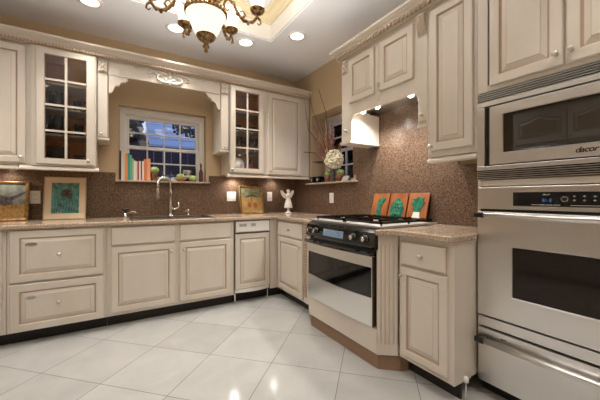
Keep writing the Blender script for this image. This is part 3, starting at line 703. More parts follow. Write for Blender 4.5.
# cooktop
ck = bevel(MB(Rt).box(R0 - .004, 2.232, .905, .916, .11, .700).build('cooktop', 'satin', t), .003)
bevel(MB(Rt).box(R0 - .006, 2.238, .9165, .921, .685, .705).box(2.212, 2.238, .9165, .921, .11, .685).box(R0 - .006, R0 + .018, .9165, .921, .11, .685).build('steel_edge', 'satin', ck), .002)
for a in (1.62, 2.03):
    for c in (.255, .52):
        MB(Rt).lathe([(.062, 0), (.062, .004), (.045, .008), (.04, .010), (.036, .010), (.036, .018), (.001, .020)], (a, .9165, c), 1, 18, ms=[0, 0, 0, 0, 1, 1]).build('burner', ['satin', 'blackm'], ck)
for a0, a1 in ((R0 + .03, 1.82), (1.83, 2.205)):
    mb = MB(Rt); zb, zt = .930, .946
    for a in (a0, a1 - .012): mb.box(a, a + .012, zb, zt, .125, .665)
    for c in (.125, .38, .653): mb.box(a0, a1, zb, zt, c, c + .012)
    m_ = (a0 + a1) / 2
    for c in (.255, .52):
        mb.box(a0 + .012, m_ - .03, zb, zt + .004, c - .005, c + .007).box(m_ + .03, a1 - .012, zb, zt + .004, c - .005, c + .007)
        mb.box(m_ - .006, m_ + .006, zb, zt + .004, c - .12, c - .03).box(m_ - .006, m_ + .006, zb, zt + .004, c + .03, c + .12)
    for a in (a0 + .001, a1 - .011):
        for c in (.13, .38, .65): mb.box(a, a + .010, .9165, zb, c, c + .010)
    mb.build('grate', 'black', ck)
# control panel: slanted, bowed
def bowed(mb, a0, a1, pr, bow, n=12, m=0, caps=True):
    """pr: closed profile of (b, c); c bows out in the middle by bow"""
    rings = []
    for i in range(n + 1):
        u = i / n; k = bow * (1 - (2 * u - 1) ** 2)
        rings.append([(a0 + (a1 - a0) * u, b, c + k * w) for b, c, w in pr])
    return mb.loft(rings, m, False, (caps, caps))
P0, P1, BOW = R0 - .002, R1 + .008, .016
cp = bowed(MB(Rt), P0, P1, [(.780, .66, 0), (.772, .735, 1), (.790, .752, 1), (.840, .750, 1), (.880, .738, 1), (.898, .718, 1), (.904, .700, 0), (.904, .66, 0)], BOW)
cpo = cp.build('control_panel', 'black', t)
def on_panel(a): return BOW * (1 - (2 * (a - P0) / (P1 - P0) - 1) ** 2)
for a in (1.492, 1.592, 2.045, 2.155):
    c = .7515 + on_panel(a)
    MB(Rt).lathe([(.027, 0), (.027, .004), (.021, .006), (.019, .024), (.016, .027), (.001, .027)], (a, .836, c), 2, 18, ms=[1, 0, 0, 0, 1]).lathe([(.011, .0272), (.010, .0295), (.001, .0305)], (a, .838, c), 2, 12, m=1).build('control_knob', ['blackm', 'chrome'], cpo)
bowed(MB(Rt), 1.700, 1.940, [(.812, .7512, 1), (.812, .7535, 1), (.862, .7465, 1), (.862, .744, 1)], .004, 8).build('lcd_screen', 'lcd', cpo)
for o in list(cpo.children):
    if o.name.startswith('lcd'):
        for v in o.data.vertices: v.co.x -= .0165
mb = MB(Rt)
for a in (1.645, 1.755, 1.815, 1.875):
    mb.box(a, a + (.03 if a > 1.7 else .02), .826, .832, .7535 + on_panel(a), .7545 + on_panel(a))
    if a > 1.7: mb.box(a, a + .03, .846, .850, .7515 + on_panel(a), .7525 + on_panel(a))
mb.build('button_markings', 'ink', cpo)
# towel-bar handle
hd = bowed(MB(Rt), R0 + .012, R1 - .006, [(.735, .755, 1), (.730, .768, 1), (.736, .780, 1), (.750, .782, 1), (.758, .770, 1), (.752, .757, 1)], .026)
# oven door
D0, D1 = R0 + .004, 2.198
G0, G1, GB0, GB1 = D0 + .006, 2.193, .458, .652
mb = MB(Rt)
N = 16
def dip(u): return .456 - .008 * sin(PI * u)
def strip(a0, a1, f0, f1, c1, bow):
    for i in range(N):
        u0, u1 = i / N, (i + 1) / N
        q = []
        for u in (u0, u1):
            a = a0 + (a1 - a0) * u; ua = (a - D0) / (D1 - D0); k = bow * (1 - (2 * ua - 1) ** 2)
            q.append([(a, f0(u), .690), (a, f0(u), c1 + k), (a, f1(u), c1 + k), (a, f1(u), .690)])
        mb.loft(q, 0, False, (i == 0, i == N - 1))
strip(D0, D1, lambda u: GB1, lambda u: .722, .738, .013)
strip(D0, D1, lambda u: .268, lambda u: dip(u), .738, .013)
mb.box(D0, G0, .44, GB1, .690, .738).box(G1, D1, .44, GB1, .690, .739)
dr = mb.build('oven_door', 'steel', t); MB(Rt).box(D1 + .0002, D1 + .002, .268, .722, .690, .737).build('door_edge', 'steeld', dr)
mb = MB(Rt); strip(G0, G1, lambda u: dip(u) + .0, lambda u: GB1, .731, .013); mb.build('door_window', 'rangeglass', dr)
ho = hd.build('door_handle', 'black', dr)
MB(Rt).box(R0 + .02, R0 + .045, .735, .755, .735, .768).box(R1 - .04, R1 - .015, .735, .755, .735, .768).build('handle_posts', 'black', ho)
MB(Rt).box(D0, D1, .7235, .771, .675, .712).build('vent_strip', 'blackm', t)

# ------------------------------------------------------------------ vegetable tiles behind the range
def tile(a0, a1, label, kind):
    t = thing('decorative_tile', Rt((a0 + a1) / 2, .92, .07), label, 'tile', None)
    h = .238; c_b, c_t = .085, .020; z0 = CT + .001
    def lean(a, b, d):   # b is 0..h up the tile, d is out of its face
        return (a, z0 + b, c_b + (c_t - c_b) * b / h + d)
    F = lambda a, b, d: Rt(*lean(a, b, d))
    bevel(MB(F).box(a0, a1, 0, h, 0, .010).build('panel', 'orange', t), .002)
    m = (a0 + a1) / 2; mb = MB(F)
    if kind == 0:     # a green stalk with a leafy tip
        mb.prism([(m - .03, .003), (m + .03, .003), (m + .026, .06), (m + .02, .10), (m + .028, .14), (m + .05, .165), (m + .062, .195), (m + .035, .205), (m + .012, .20), (m - .012, .185), (m - .03, .15), (m - .028, .10), (m - .034, .06)], .010, .016)
        mb.prism([(m - .032, .075), (m + .028, .080), (m + .028, .086), (m - .032, .082)], .016, .018, 2, 1)
        ms = ['veg', 'artdark']
    elif kind == 1:   # artichoke
        pr = []
        for k in range(24):
            u = 2 * PI * k / 24; r = 1 + .05 * cos(8 * u)
            pr.append((m + .070 * r * sin(u) * (1 - .28 * cos(u)), .108 + .088 * r * cos(u)))
        mb.prism(pr, .010, .015)
        for row in range(4):
            for k in range(4 - row % 2):
                mb.ball((m - .036 + k * .024 + (row % 2) * .012, .06 + row * .030, .014), .016, 8, 5, 0, (1, 1.25, .35))
        mb.prism([(m - .016, .002), (m + .010, .002), (m + .016, .026), (m - .02, .024)], .010, .015, 2, 1)
        ms = ['veg', 'veglight']
    else:             # leek: white roots, green top
        mb.prism([(m - .03, .085), (m + .03, .085), (m + .045, .13), (m + .07, .165), (m + .045, .175), (m + .05, .205), (m + .015, .195), (m - .005, .212), (m - .02, .19), (m - .05, .20), (m - .045, .165), (m - .062, .15), (m - .035, .13)], .010, .015)
        mb.prism([(m - .028, .084), (m + .030, .084), (m + .034, .05), (m + .050, .03), (m + .044, .006), (m + .022, .014), (m + .004, .004), (m - .018, .016), (m - .040, .004), (m - .046, .03), (m - .030, .05)], .010, .016, 2, 1)
        ms = ['veg', 'angel']
    mb.build('vegetable_relief', ms, t)
tile(1.520, 1.712, 'orange tile with a green stalk, leftmost of three tiles behind the cooktop', 0)
tile(1.728, 1.915, 'orange tile with a round green artichoke, middle of three tiles behind the cooktop', 1)
tile(1.930, 2.118, 'orange tile with a white-rooted green leek, rightmost behind the cooktop', 2)

# ------------------------------------------------------------------ framed pictures on the back counter
def framed(a0, a1, h, cb, ct, fw, name, label, fm, inner, paint, sub=()):
    t = thing('framed_picture', Bk((a0 + a1) / 2, CT, cb), label, 'picture')
    z0 = CT + .001
    F = lambda a, b, d: Bk(a, z0 + b, cb + (ct - cb) * b / h + d)
    R = lambda i, d: [(a0 + i, i, d), (a1 - i, i, d), (a1 - i, h - i, d), (a0 + i, h - i, d)]
    MB(F).loft([R(fw, 0), R(0, 0), R(0, .014), R(fw * .3, .019), R(fw * .7, .016), R(fw, .011), R(fw, 0)], ms=[0] * 6, cap=(False, False)).build('frame', fm, t)
    x = fw
    if inner:
        MB(F).loft([R(fw - .002, .004), R(fw - .002, .008), R(fw + inner, .008), R(fw + inner, .004)], cap=(False, False)).build('mat_board', 'matboard', t); x = fw + inner
    q = MB(F); paint(q, a0 + x - .002, a1 - x + .002, x - .002, h - x + .002)
    q.build('painting', sub, t)
    return t
def p_bird(q, a0, a1, b0, b1):
    z = b0 + (b1 - b0) * .40
    q.box(a0, a1, b0, z, .003, .007, 0).box(a0, a1, z, b1, .003, .007, 1)
    w = a1 - a0; h = b1 - b0
    P = lambda pts: q.prism([(a0 + w * x, b0 + h * y) for x, y in pts], .007, .0082, 2, 2)
    P([(.30, .42), (.50, .36), (.70, .40), (.66, .50), (.98, .72), (.97, .78), (.60, .60), (.42, .66), (.10, .72), (.0, .66), (.28, .52)])
framed(-3.13, -2.812, .345, .110, .03, .026, 'a', 'gold-framed painting of a dark bird over golden grass at the left edge', 'gold', 0, p_bird, ('artgrass', 'artsky', 'artdark'))
def p_teal(q, a0, a1, b0, b1):
    q.box(a0, a1, b0, b1, .003, .007, 0)
    w = a1 - a0; h = b1 - b0
    q.prism([(a0 + w * x, b0 + h * y) for x, y in [(.30, .62), (.36, .74), (.50, .80), (.66, .76), (.74, .64), (.72, .50), (.60, .46), (.52, .54), (.40, .54)]], .007, .0075, 2, 1)
    for k in range(9):
        x = .1 + .1 * k; q.tube([(a0 + w * x, b0 + h * .05, .0072), (a0 + w * (x + .06), b0 + h * .3, .0072), (a0 + w * (x + .02), b0 + h * .48, .0072)], .0024, 5, 1)
    q.tube([(a0 + w * .08, b0 + h * .95, .0072), (a0 + w * .2, b0 + h * .8, .0072)], .004, 5, 1); q.tube([(a0 + w * .8, b0 + h * .82, .0072), (a0 + w * .95, b0 + h * .92, .0072)], .004, 5, 1)
framed(-2.715, -2.398, .394, .105, .02, .009, 'b', 'teal bird picture in a wide cream mat with thin gold frame, left of the sink', 'palegold', .046, p_teal, ('teal', 'artdark'))
def p_umb(q, a0, a1, b0, b1):
    w = a1 - a0; h = b1 - b0; z = b0 + h * .60
    q.box(a0, a1, b0, z, .003, .007, 0).box(a0, a1, z, b1, .003, .007, 1)
    P = lambda pts, m: q.prism([(a0 + w * x, b0 + h * y) for x, y in pts], .007, .0082, 2, m)
    P([(.22, .56), (.26, .63), (.38, .69), (.52, .71), (.66, .69), (.78, .63), (.82, .56), (.66, .62), (.52, .64), (.38, .62)], 2)
    P([(.49, .64), (.54, .64), (.54, .40), (.49, .40)], 3)
    P([(.28, .34), (.40, .40), (.48, .34), (.46, .20), (.32, .18)], 3); P([(.56, .34), (.66, .40), (.76, .34), (.74, .20), (.60, .18)], 3)
framed(-.868, -.560, .345, .135, .05, .022, 'c', 'gold-framed painting with a dark arched shape over tan, in the back right corner', 'gold', 0, p_umb, ('arttan', 'artgreen', 'artdark', 'artrust'))

# ------------------------------------------------------------------ angel figurine
t = thing('angel_figurine', Bk(-.285, CT, .27), 'white ceramic angel figurine with raised wings in the counter corner', 'figurine')
ga, gc = -.292, .285; gz = CT + .001
MB(Bk).lathe([(.042, 0), (.044, .006), (.036, .016), (.020, .024), (.014, .045), (.018, .06), (.016, .066)], (ga, gz, gc), 1, 18).build('pedestal', 'angel', t)
MB(Bk).lathe([(.020, .066), (.052, .068), (.054, .076), (.046, .12), (.034, .16), (.027, .19), (.031, .215), (.034, .232), (.024, .248), (.010, .256)], (ga, gz, gc), 1, 18).build('robe', 'angel', t)
hm = MB(Bk).ball((ga, gz + .278, gc), .022, 12, 8, 0, (.9, 1.1, .95)).ball((ga - .03, gz + .215, gc + .02), .012, 8, 6, 0, (1, 1.6, 1)).ball((ga + .03, gz + .215, gc + .02), .012, 8, 6, 0, (1, 1.6, 1)); hm.ball((ga, gz + .285, gc - .006), .024, 10, 6, 0, (.95, .8, .9)); hm.ball((ga, gz + .276, gc + .021), .004, 6, 4)
hm.build('head_and_arms', 'angel', t)
for s in (-1, 1):
    pr = [(.010, .19), (.03, .185), (.06, .205), (.085, .24), (.098, .285), (.085, .292), (.07, .288), (.05, .265), (.025, .245), (.012, .235)]
    w = MB(Bk).prism([(ga + s * x, gz + y) for x, y in pr], gc - .034, gc - .022)
    for k in range(3): w.tube([(ga + s * (.02 + .012 * k), gz + .20 + .01 * k, gc - .021), (ga + s * (.05 + .014 * k), gz + .22 + .016 * k, gc - .021), (ga + s * (.065 + .012 * k), gz + .25 + .016 * k, gc - .021)], .0035, 5)
    w.build('wing', 'angel', t)

# ------------------------------------------------------------------ outlets and switches
def outlet(F, a0, a1, b0, b1, label, kind, cat='outlet'):
    t = thing('wall_outlet' if cat == 'outlet' else 'light_switch', F((a0 + a1) / 2, b0, g), label, cat)
    p = bevel(MB(F).box(a0, a1, b0, b1, g + .001, g + .006).build('cover_plate', 'white', t), .002)
    m = (a0 + a1) / 2; h = (b0 + b1) / 2
    if kind == 'outlet':
        for z in (h + .024, h - .024):
            MB(F).box(m - .016, m + .016, z - .014, z + .014, g + .006, g + .0075).box(m - .009, m - .006, z - .004, z + .007, g + .0075, g + .008, 1).box(m + .006, m + .009, z - .004, z + .007, g + .0075, g + .008, 1).build('socket', ['white', 'ink'], t)
    else:
        n = kind
        for k in range(n):
            x = a0 + (a1 - a0) * (k + .5) / n
            bevel(MB(F).box(x - .016, x + .016, h - .033, h + .033, g + .006, g + .009).build('rocker', 'white', t), .002)
outlet(Bk, -2.822, -2.745, 1.050, 1.167, 'white wall outlet on the splash between the two left pictures', 'outlet')
outlet(Bk, -1.000, -.888, 1.058, 1.174, 'white double switch plate left of the corner picture', 2, 'switch')
outlet(Bk, -.462, -.390, 1.056, 1.176, 'white wall outlet on the splash beside the angel figurine', 'outlet')
outlet(Rt, .785, .862, 1.040, 1.158, 'white wall outlet below the right-hand window sill', 'outlet')

# ------------------------------------------------------------------ things on the back window sill
SZ = SILL + .0008
bk = [(.014, .30, 'dark brown hardback, leftmost book on the sill'), (.018, .275, 'cream book next to the dark brown hardback'), (.016, .262, 'pale pinkish book left of the orange spine'),
      (.020, .278, 'tall book with an orange spine on the sill'), (.018, .280, 'deep teal book right of the orange spine'), (.017, .262, 'lighter sea-green book among the sill books'),
      (.016, .225, 'short sage green book among the sill books'), (.018, .205, 'short white book right of the sage green one'), (.014, .200, 'thin pale pink book among the short sill books'),
      (.013, .196, 'thin maroon book among the short sill books'), (.016, .205, 'short off-white book right of the maroon one'), (.010, .200, 'thin charcoal book left of the tan one'),
      (.018, .205, 'short tan cream book left of the terracotta one'), (.026, .228, 'thick terracotta book near the right end of the row'), (.034, .236, 'thick salmon book at the right end of the row')]
x = -2.122
for i, (w, h, lab) in enumerate(bk):
    t = thing('book', Bk(x + w / 2, SZ, -.02), lab + '', 'book', 'books on the window sill')
    d = .06 + .012 * (i % 3); f = .015
    MB(Bk).box(x, x + .0018, SZ, SZ + h, f - d, f).box(x + w - .0018, x + w, SZ, SZ + h, f - d, f).box(x + .0018, x + w - .0018, SZ, SZ + h, f - .0025, f).build('cover', 'book%d' % i, t)
    MB(Bk).box(x + .0022, x + w - .0022, SZ + .004, SZ + h - .004, f - d + .003, f - .0028).build('pages', 'pages', t)
    x += w + .0012
t = thing('topiary', Bk(-1.80, SZ, -.02), 'green moss ball on a small brown pot right of the books', 'plant')
pa = -1.797
MB(Bk).lathe([(.028, 0), (.034, .01), (.026, .03), (.034, .06), (.040, .075), (.030, .08)], (pa, SZ, -.02), 1, 14).build('pot', 'clay', t)
MB(Bk).ball((pa, SZ + .115, -.02), .048, 14, 9, 0, (1, .85, 1)).build('moss_ball', 'leafg', t)
t = thing('pottery_bird', Bk(-1.665, SZ, -.02), 'small blue and pale green pottery dish on the sill behind the faucet', 'pottery')
MB(Bk).lathe([(.035, 0), (.06, .015), (.066, .035), (.060, .035), (.05, .015), (.001, .010)], (-1.69, SZ, -.02), 1, 16, cap=(True, False)).build('dish', 'veglight', t)
MB(Bk).ball((-1.675, SZ + .042, -.02), .035, 12, 8, 0, (1.2, .75, .8)).build('contents', 'bluecloth', t)
MB(Bk).tube([(-1.64, SZ + .045, -.02), (-1.615, SZ + .062, -.02), (-1.60, SZ + .058, -.02)], [.014, .012, .006], 8).build('spout', 'bluecloth', t)
t = thing('fruit_bowl', Bk(-1.53, SZ, -.01), 'tan bowl with green fruit in the middle of the sill', 'bowl')
MB(Bk).lathe([(.03, 0), (.034, .006), (.062, .026), (.070, .038), (.064, .038), (.05, .022), (.001, .014)], (-1.53, SZ, -.005), 1, 18, cap=(True, False)).build('bowl', 'tanclay', t)
tag(MB(Bk).ball((-1.53, SZ + .056, -.005), .042, 14, 9, 0, (1.1, .8, 1)).build('green_fruit', 'leafg', None, Bk(-1.53, SZ + .02, -.005)), 'pale green fruit sitting in the tan bowl on the sill', 'fruit')
t = thing('green_apple', Bk(-1.40, SZ, .005), 'green apple standing in front of the dark photo frame', 'fruit')
MB(Bk).lathe([(.012, .001), (.028, .006), (.043, .030), (.044, .046), (.034, .064), (.016, .070), (.006, .064)], (-1.40, SZ, .008), 1, 16).build('flesh', 'leafg', t)
MB(Bk).tube([(-1.40, SZ + .064, .008), (-1.397, SZ + .078, .008)], .002, 6).build('stem', 'clay', t)
t = thing('photo_frame', Bk(-1.43, SZ, -.06), 'dark photo frame with a black and white photograph at the right of the sill', 'picture frame')
MB(Bk).box(-1.515, -1.350, SZ, SZ + .155, -.068, -.058).build('frame', 'blackm', t)
MB(Bk).box(-1.495, -1.40, SZ + .05, SZ + .135, -.0578, -.057).build('photograph', 'photo', t)
t = thing('bottle', Bk(-1.300, SZ, -.02), 'tall slim brown bottle at the right end of the back sill', 'bottle')
MB(Bk).lathe([(.022, 0), (.024, .01), (.024, .10), (.020, .125), (.010, .15), (.009, .185), (.012, .187), (.012, .20)], (-1.300, SZ, -.02), 1, 14).build('glass_body', 'bottle', t)
MB(Bk).lathe([(.013, .2005), (.013, .222), (.010, .226)], (-1.300, SZ, -.02), 1, 12).build('stopper', 'tanclay', t)

# ------------------------------------------------------------------ things on the right window sill
for (a, lab) in ((.437, 'black cube votive holder at the far left of the right-hand sill'), (.567, 'black cube votive holder, second from the corner on the right-hand sill')):
    t = thing('votive_holder', Rt(a, SZ, .0), lab, 'candle holder')
    h = .075; r = .042
    MB(Rt).box(a - r, a + r, SZ, SZ + .010, -r, r).box(a - r, a - r + .008, SZ + .01, SZ + h, -r, r).box(a + r - .008, a + r, SZ + .01, SZ + h, -r, r).box(a - r + .008, a + r - .008, SZ + .01, SZ + h, -r, -r + .008).box(a - r + .008, a + r - .008, SZ + .01, SZ + h, r - .008, r).build('cube', 'black', t)
    MB(Rt).lathe([(.024, 0), (.024, .04), (.001, .042)], (a, SZ + .0105, 0), 1, 14).build('candle', 'white', t)
    MB(Rt).box(a - .014, a + .014, SZ + .022, SZ + .05, r, r + .0015).build('emblem', 'mark', t)
def ball_pot(a, c, s, lab):
    t = thing('potted_moss_ball', Rt(a, SZ, c), lab, 'plant')
    MB(Rt).lathe([(.030 * s, 0), (.044 * s, .015 * s), (.054 * s, .05 * s), (.050 * s, .075 * s), (.042 * s, .08 * s)], (a, SZ, c), 1, 16).build('pot', 'clay', t)
    MB(Rt).ball((a, SZ + .102 * s, c), .048 * s, 14, 9, 0, (1, .8, 1)).build('moss_ball', 'leafg', t)
ball_pot(.715, -.02, .98, 'brown pot with green ball left of the grey vase on the right-hand sill')
ball_pot(.955, -.005, 1.0, 'brown pot with green ball right of the grey vase on the right-hand sill')
vz = thing('flower_vase', Rt(.835, SZ, .0), 'grey stone vase holding white hydrangeas on the right-hand sill', 'vase')
va, vc = .836, .0
MB(Rt).lathe([(.036, 0), (.040, .004), (.036, .05), (.038, .12), (.046, .185), (.042, .187), (.032, .12), (.001, .10)], (va, SZ, vc), 1, 16, cap=(True, False)).build('vase_body', 'stonevase', vz)
t = thing('hydrangea', Rt(.87, SZ + .19, .02), 'large round white hydrangea bunch in the grey vase', 'flowers')
mb = MB(Rt); hc = (.885, SZ + .250, .03)
for k in range(190):
    u = random.uniform(-1, 1); th = random.uniform(0, 2 * PI); q = math.sqrt(1 - u * u); r = random.uniform(.82, 1.02)
    px, pz, pc = hc[0] +   .122 * r * q * cos(th), hc[1] + .108 * r * u, hc[2] + .085 * r * q * sin(th)
    if pz < hc[1] - .092: continue
    mb.ball((px, pz, pc), random.uniform(.014, .021), 6, 4, 0, (1, .8, 1))
mb.ball(hc, .104, 12, 8, 0, (1, .9, .62)); mb.build('flower_head', 'petal', t)
MB(Rt).tube([(va, SZ + .11, vc), (.85, SZ + .19, .005), (.87, SZ + .24, .02)], .006, 6).build('stem', 'veglight', t)
MB(Rt).tube([(va + .01, SZ + .115, vc - .006), (.80, SZ + .215, .035), (.73, SZ + .235, .05), (.62, SZ + .245, .055), (.48, SZ + .262, .05)], [.004, .006, .012, .014, .004], 6).build('dark_leaf', 'darkleaf', t)
t = thing('dried_branches', Rt(.76, SZ + .05, -.04), 'bunch of reddish dried branches rising from the grey vase against the window', 'branches')
mb = MB(Rt); mt = MB(Rt)
for k in range(34):
    e = (random.uniform(.42, .90), SZ + random.uniform(.42, .80), random.uniform(-.16, .07))
    s_ = (va + random.uniform(-.012, .012), SZ + .12, vc + random.uniform(-.010, .010)); m_ = (va * .55 + e[0] * .45 + random.uniform(-.03, .03), SZ + .24 + random.uniform(0, .1), vc * .6 + e[2] * .4)
    pts = [s_, (va + (m_[0] - va) * .3, SZ + .19, vc), m_, ((m_[0] + e[0]) / 2 + random.uniform(-.02, .02), (m_[1] + e[1]) / 2, (m_[2] + e[2]) / 2), e]
    mb.tube(pts, [.004, .006, .006, .005, .0028], 5)
    for j in range(3):
        f = random.uniform(.2, .95); b_ = [m_[i] + (e[i] - m_[i]) * f for i in range(3)]
        mb.tube([b_, (b_[0] + random.uniform(-.07, .07), b_[1] + random.uniform(.02, .09), b_[2] + random.uniform(-.02, .03))], [.004, .002], 5)
mb.build('branch_cluster', 'twig', t)
for (e0, e1) in (((.561, 2.149, .10), (.475, 2.415, .10)), ((.825, 2.084, .10), (.672, 2.405, .10)), ((.47, 1.95, .11), (.385, 2.33, .11)), ((.60, 1.642, .10), (.335, 1.689, .10))):
    pts = [(va - .008, SZ + .125, vc + .008), (va - .05, SZ + .26, .03), ((va + e0[0]) / 2, (SZ + .26 + e0[1]) / 2, .07), e0, ((e0[0] + e1[0]) / 2 - .006, (e0[1] + e1[1]) / 2, (e0[2] + e1[2]) / 2), e1]
    mt.tube(pts, [.0038, .0038, .0035, .003, .0025, .0015], 5)
    for j in range(9):
        f = j / 9; p = [e0[i] + (e1[i] - e0[i]) * f for i in range(3)]
        mt.ball(p, .006, 6, 4, 0, (.8, 1.5, .8))
mt.build('tall_twigs', 'twigd', t)
t = thing('place_card', Rt(1.08, SZ, .0), 'small grey tent card at the right end of the right-hand sill', 'card')
MB(Rt).prism([(.0, -.03), (.055, -.002), (.058, -.002), (.003, .035), (.0, .035), (.052, 0)][::1] and [(SZ, -.030), (SZ + .055, .0), (SZ, .034), (SZ, .030), (SZ + .049, .0), (SZ, -.026)], 1.02, 1.12, 0).build('card', 'mark', t)

# ------------------------------------------------------------------ dishes behind the glass doors
def stack(a, c, z, n, r, lab, grp, m, dz=.013):
    for k in range(n):
        o = MB(Bk).lathe([(r * .55, 0), (r * .6, .004), (r, .014), (r, .017), (r * .6, .008), (.001, .006)], (a, z + k * dz, c), 1, 20, cap=(True, False)).build('plate', m, None, Bk(a, z + k * dz, c))
        tag(o, lab, 'plate', grp)
e = .0008
stack(-2.60, .16, UB + .03 + e, 9, .085, 'dark plate in the left stack at the bottom of the left glass cabinet', 'left plate stack', 'plate', .0175)
stack(-2.42, .15, UB + .03 + e, 5, .075, 'dark plate in the right stack at the bottom of the left glass cabinet', 'right plate stack', 'plate', .0175)
def tumblers(pts, z, h, r, lab, grp, m='tumbler'):
    for a, c in pts:
        o = MB(Bk).lathe([(r * .8, 0), (r * .85, .003), (r, h), (r * .93, h), (r * .78, .008), (.001, .008)], (a, z, c), 1, 14, cap=(True, False)).build('tumbler', m, None, Bk(a, z, c)); tag(o, lab, 'glass', grp)
tumblers([(-2.66, .26), (-2.58, .26), (-2.64, .14), (-2.56, .14)], SHELF[1] + e, .15, .034, 'tall smoky tumbler behind the left glass door on the second shelf, left side', 'second shelf left tumblers')
tumblers([(-2.45, .24), (-2.37, .24)], SHELF[1] + e, .10, .034, 'short smoky tumbler behind the left glass door on the second shelf, right side', 'second shelf right tumblers')
tumblers([(-2.66, .27), (-2.58, .27), (-2.64, .15), (-2.56, .15)], SHELF[2] + e, .16, .036, 'tall smoky tumbler behind the left glass door on the third shelf, left side', 'third shelf left tumblers')
tumblers([(-2.44, .22)], SHELF[2] + e, .11, .036, 'lone smoky tumbler behind the left glass door on the third shelf, right side', None)
def bowls(a, c, z, r, lab):
    o = MB(Bk).lathe([(r * .4, 0), (r * .42, .006), (r * .8, .03), (r, .075), (r * .95, .075), (r * .7, .03), (.001, .014)], (a, z, c), 1, 20, cap=(True, False)).build('serving_bowl', 'bowlbrown', None, Bk(a, z, c)); tag(o, lab, 'bowl')
bowls(-.955, .17, SHELF[1] + e, .075, 'brown bowl on the second shelf of the right glass cabinet, left side')
bowls(-.775, .17, SHELF[1] + e, .078, 'brown bowl on the second shelf of the right glass cabinet, right side')
for k in range(8):
    a = -1.02 + k * .047
    o = MB(Bk).lathe([(.018, 0), (.018, .003), (.003, .008), (.003, .07), (.016, .09), (.020, .13), (.017, .165), (.0155, .165), (.018, .13), (.001, .085)], (a, SHELF[2] + e, .20), 1, 12, cap=(True, False)).build('wine_glass', 'tumbler', None, Bk(a, SHELF[2], .20))
    tag(o, 'stemmed glass in the row on the third shelf of the right glass cabinet', 'glass', 'row of stemmed glasses')
o = MB(Bk).lathe([(.05, 0), (.055, .004), (.088, .012), (.088, .016), (.055, .010), (.001, .008)], (-.945, UB + .03 + e + .0885, .20), 2, 24, cap=(True, False)).build('plate', 'plategrey', None, Bk(-.945, UB + .03, .20))
tag(o, 'pale plate standing upright behind the right glass door, bottom left', 'plate')
o = MB(Bk).lathe([(.03, 0), (.034, .005), (.058, .05), (.060, .085), (.045, .12), (.028, .135), (.030, .15), (.026, .15), (.024, .135), (.001, .13)], (-.785, UB + .03 + e, .20), 1, 18, cap=(True, False)).build('vase', 'redvase', None, Bk(-.785, UB + .03, .20))
tag(o, 'round red vase behind the right glass door, bottom right', 'vase')

# ------------------------------------------------------------------ recessed lights, pucks
WARM = (1, .955, .90)
def lamp(name, kind, loc, power, size=.1, col=WARM, rot=None, spot=None):
    l = bpy.data.lights.new(name, kind); l.energy = power; l.color = col
    if kind == 'AREA': l.shape = 'DISK'; l.size = size
    elif kind == 'SPOT': l.shadow_soft_size = size; l.spot_size = spot or 2.2; l.spot_blend = .8
    else: l.shadow_soft_size = size
    o = bpy.data.objects.new(name, l); o.location = loc; COL.objects.link(o)
    if rot: o.rotation_euler = rot
    return o
CANS = [(-.612, -1.04, 'recessed ceiling light near the back right corner, beyond the tray'), (-1.004, -.655, 'recessed ceiling light behind the tray, right of the chandelier'), (-1.668, -.56, 'recessed ceiling light partly hidden by the chandelier shade'), (-2.333, -.615, 'recessed ceiling light at the top left, cut by the frame'),
        (-.80, -3.45, None), (-3.05, -1.30, None), (-3.05, -2.7, None), (-3.5, -.75, None), (-1.1, -3.75, None), (-2.4, -3.75, None), (-1.1, -4.9, None), (-2.6, -4.9, None), (-3.7, -4.0, None)]  # unlabelled ones are unseen cans added for fill and bounce light
CANW = 29
for i, (x, y, lab) in enumerate(CANS):
    t = thing('recessed_light', (x, y, ZC - .006), lab or 'unseen recessed ceiling light added for fill, out of the frame', 'ceiling light', 'recessed ceiling lights')
    MB().lathe([(.088, 0), (.090, -.004), (.085, -.008), (.066, -.006), (.064, -.001), (.064, 0)], (x, y, ZC), 2, 28, cap=(False, False)).build('trim_ring', 'white', t)
    MB().lathe([(.0635, -.001), (.0635, -.003), (.045, -.010), (.001, -.013)], (x, y, ZC), 2, 24, cap=(True, False)).build('lamp_lens', 'can', t)
    lamp('can_light', 'SPOT', (x, y, ZC - .03), CANW * (.8 if y > -.9 else 1.0 if y > -3.3 else .7 if y > -4.5 else 2.2), .06, spot=1.55 if y > -1.2 else 2.5 if y > -3.3 else 1.7)
PUCK = [(-2.95, .09, 'puck'), (-2.52, .09, ''), (-.93, .09, ''), (-.40, .09, '')]
labs = ['small puck light under the cabinet at the left edge', 'small puck light under the left glass cabinet', 'small puck light under the right glass cabinet', 'small puck light under the corner wall cabinet']
PW = [1.4, .0, 5, 2]
for (x, c, _), lab, pw in zip(PUCK, labs, PW):
    t = thing('puck_light', Bk(x, UB, c), lab, 'cabinet light')
    MB(Bk).lathe([(.034, 0), (.034, -.010), (.028, -.012), (.028, -.010)], (x, UB - .0008, c), 1, 20, cap=(True, False)).build('housing', 'nickel', t)
    MB(Bk).lathe([(.0275, -.0095), (.0275, -.0115), (.001, -.012)], (x, UB - .0008, c), 1, 20).build('lens', 'puck' if pw else 'white', t)
    if pw: lamp('puck_lamp', 'SPOT', Bk(x, UB - .02, c), pw, .025, spot=2.7)
for a, c in HOODL: lamp('hood_lamp', 'SPOT', Rt(a, 1.825, c), 9, .02, (1, .97, .93), spot=2.8)

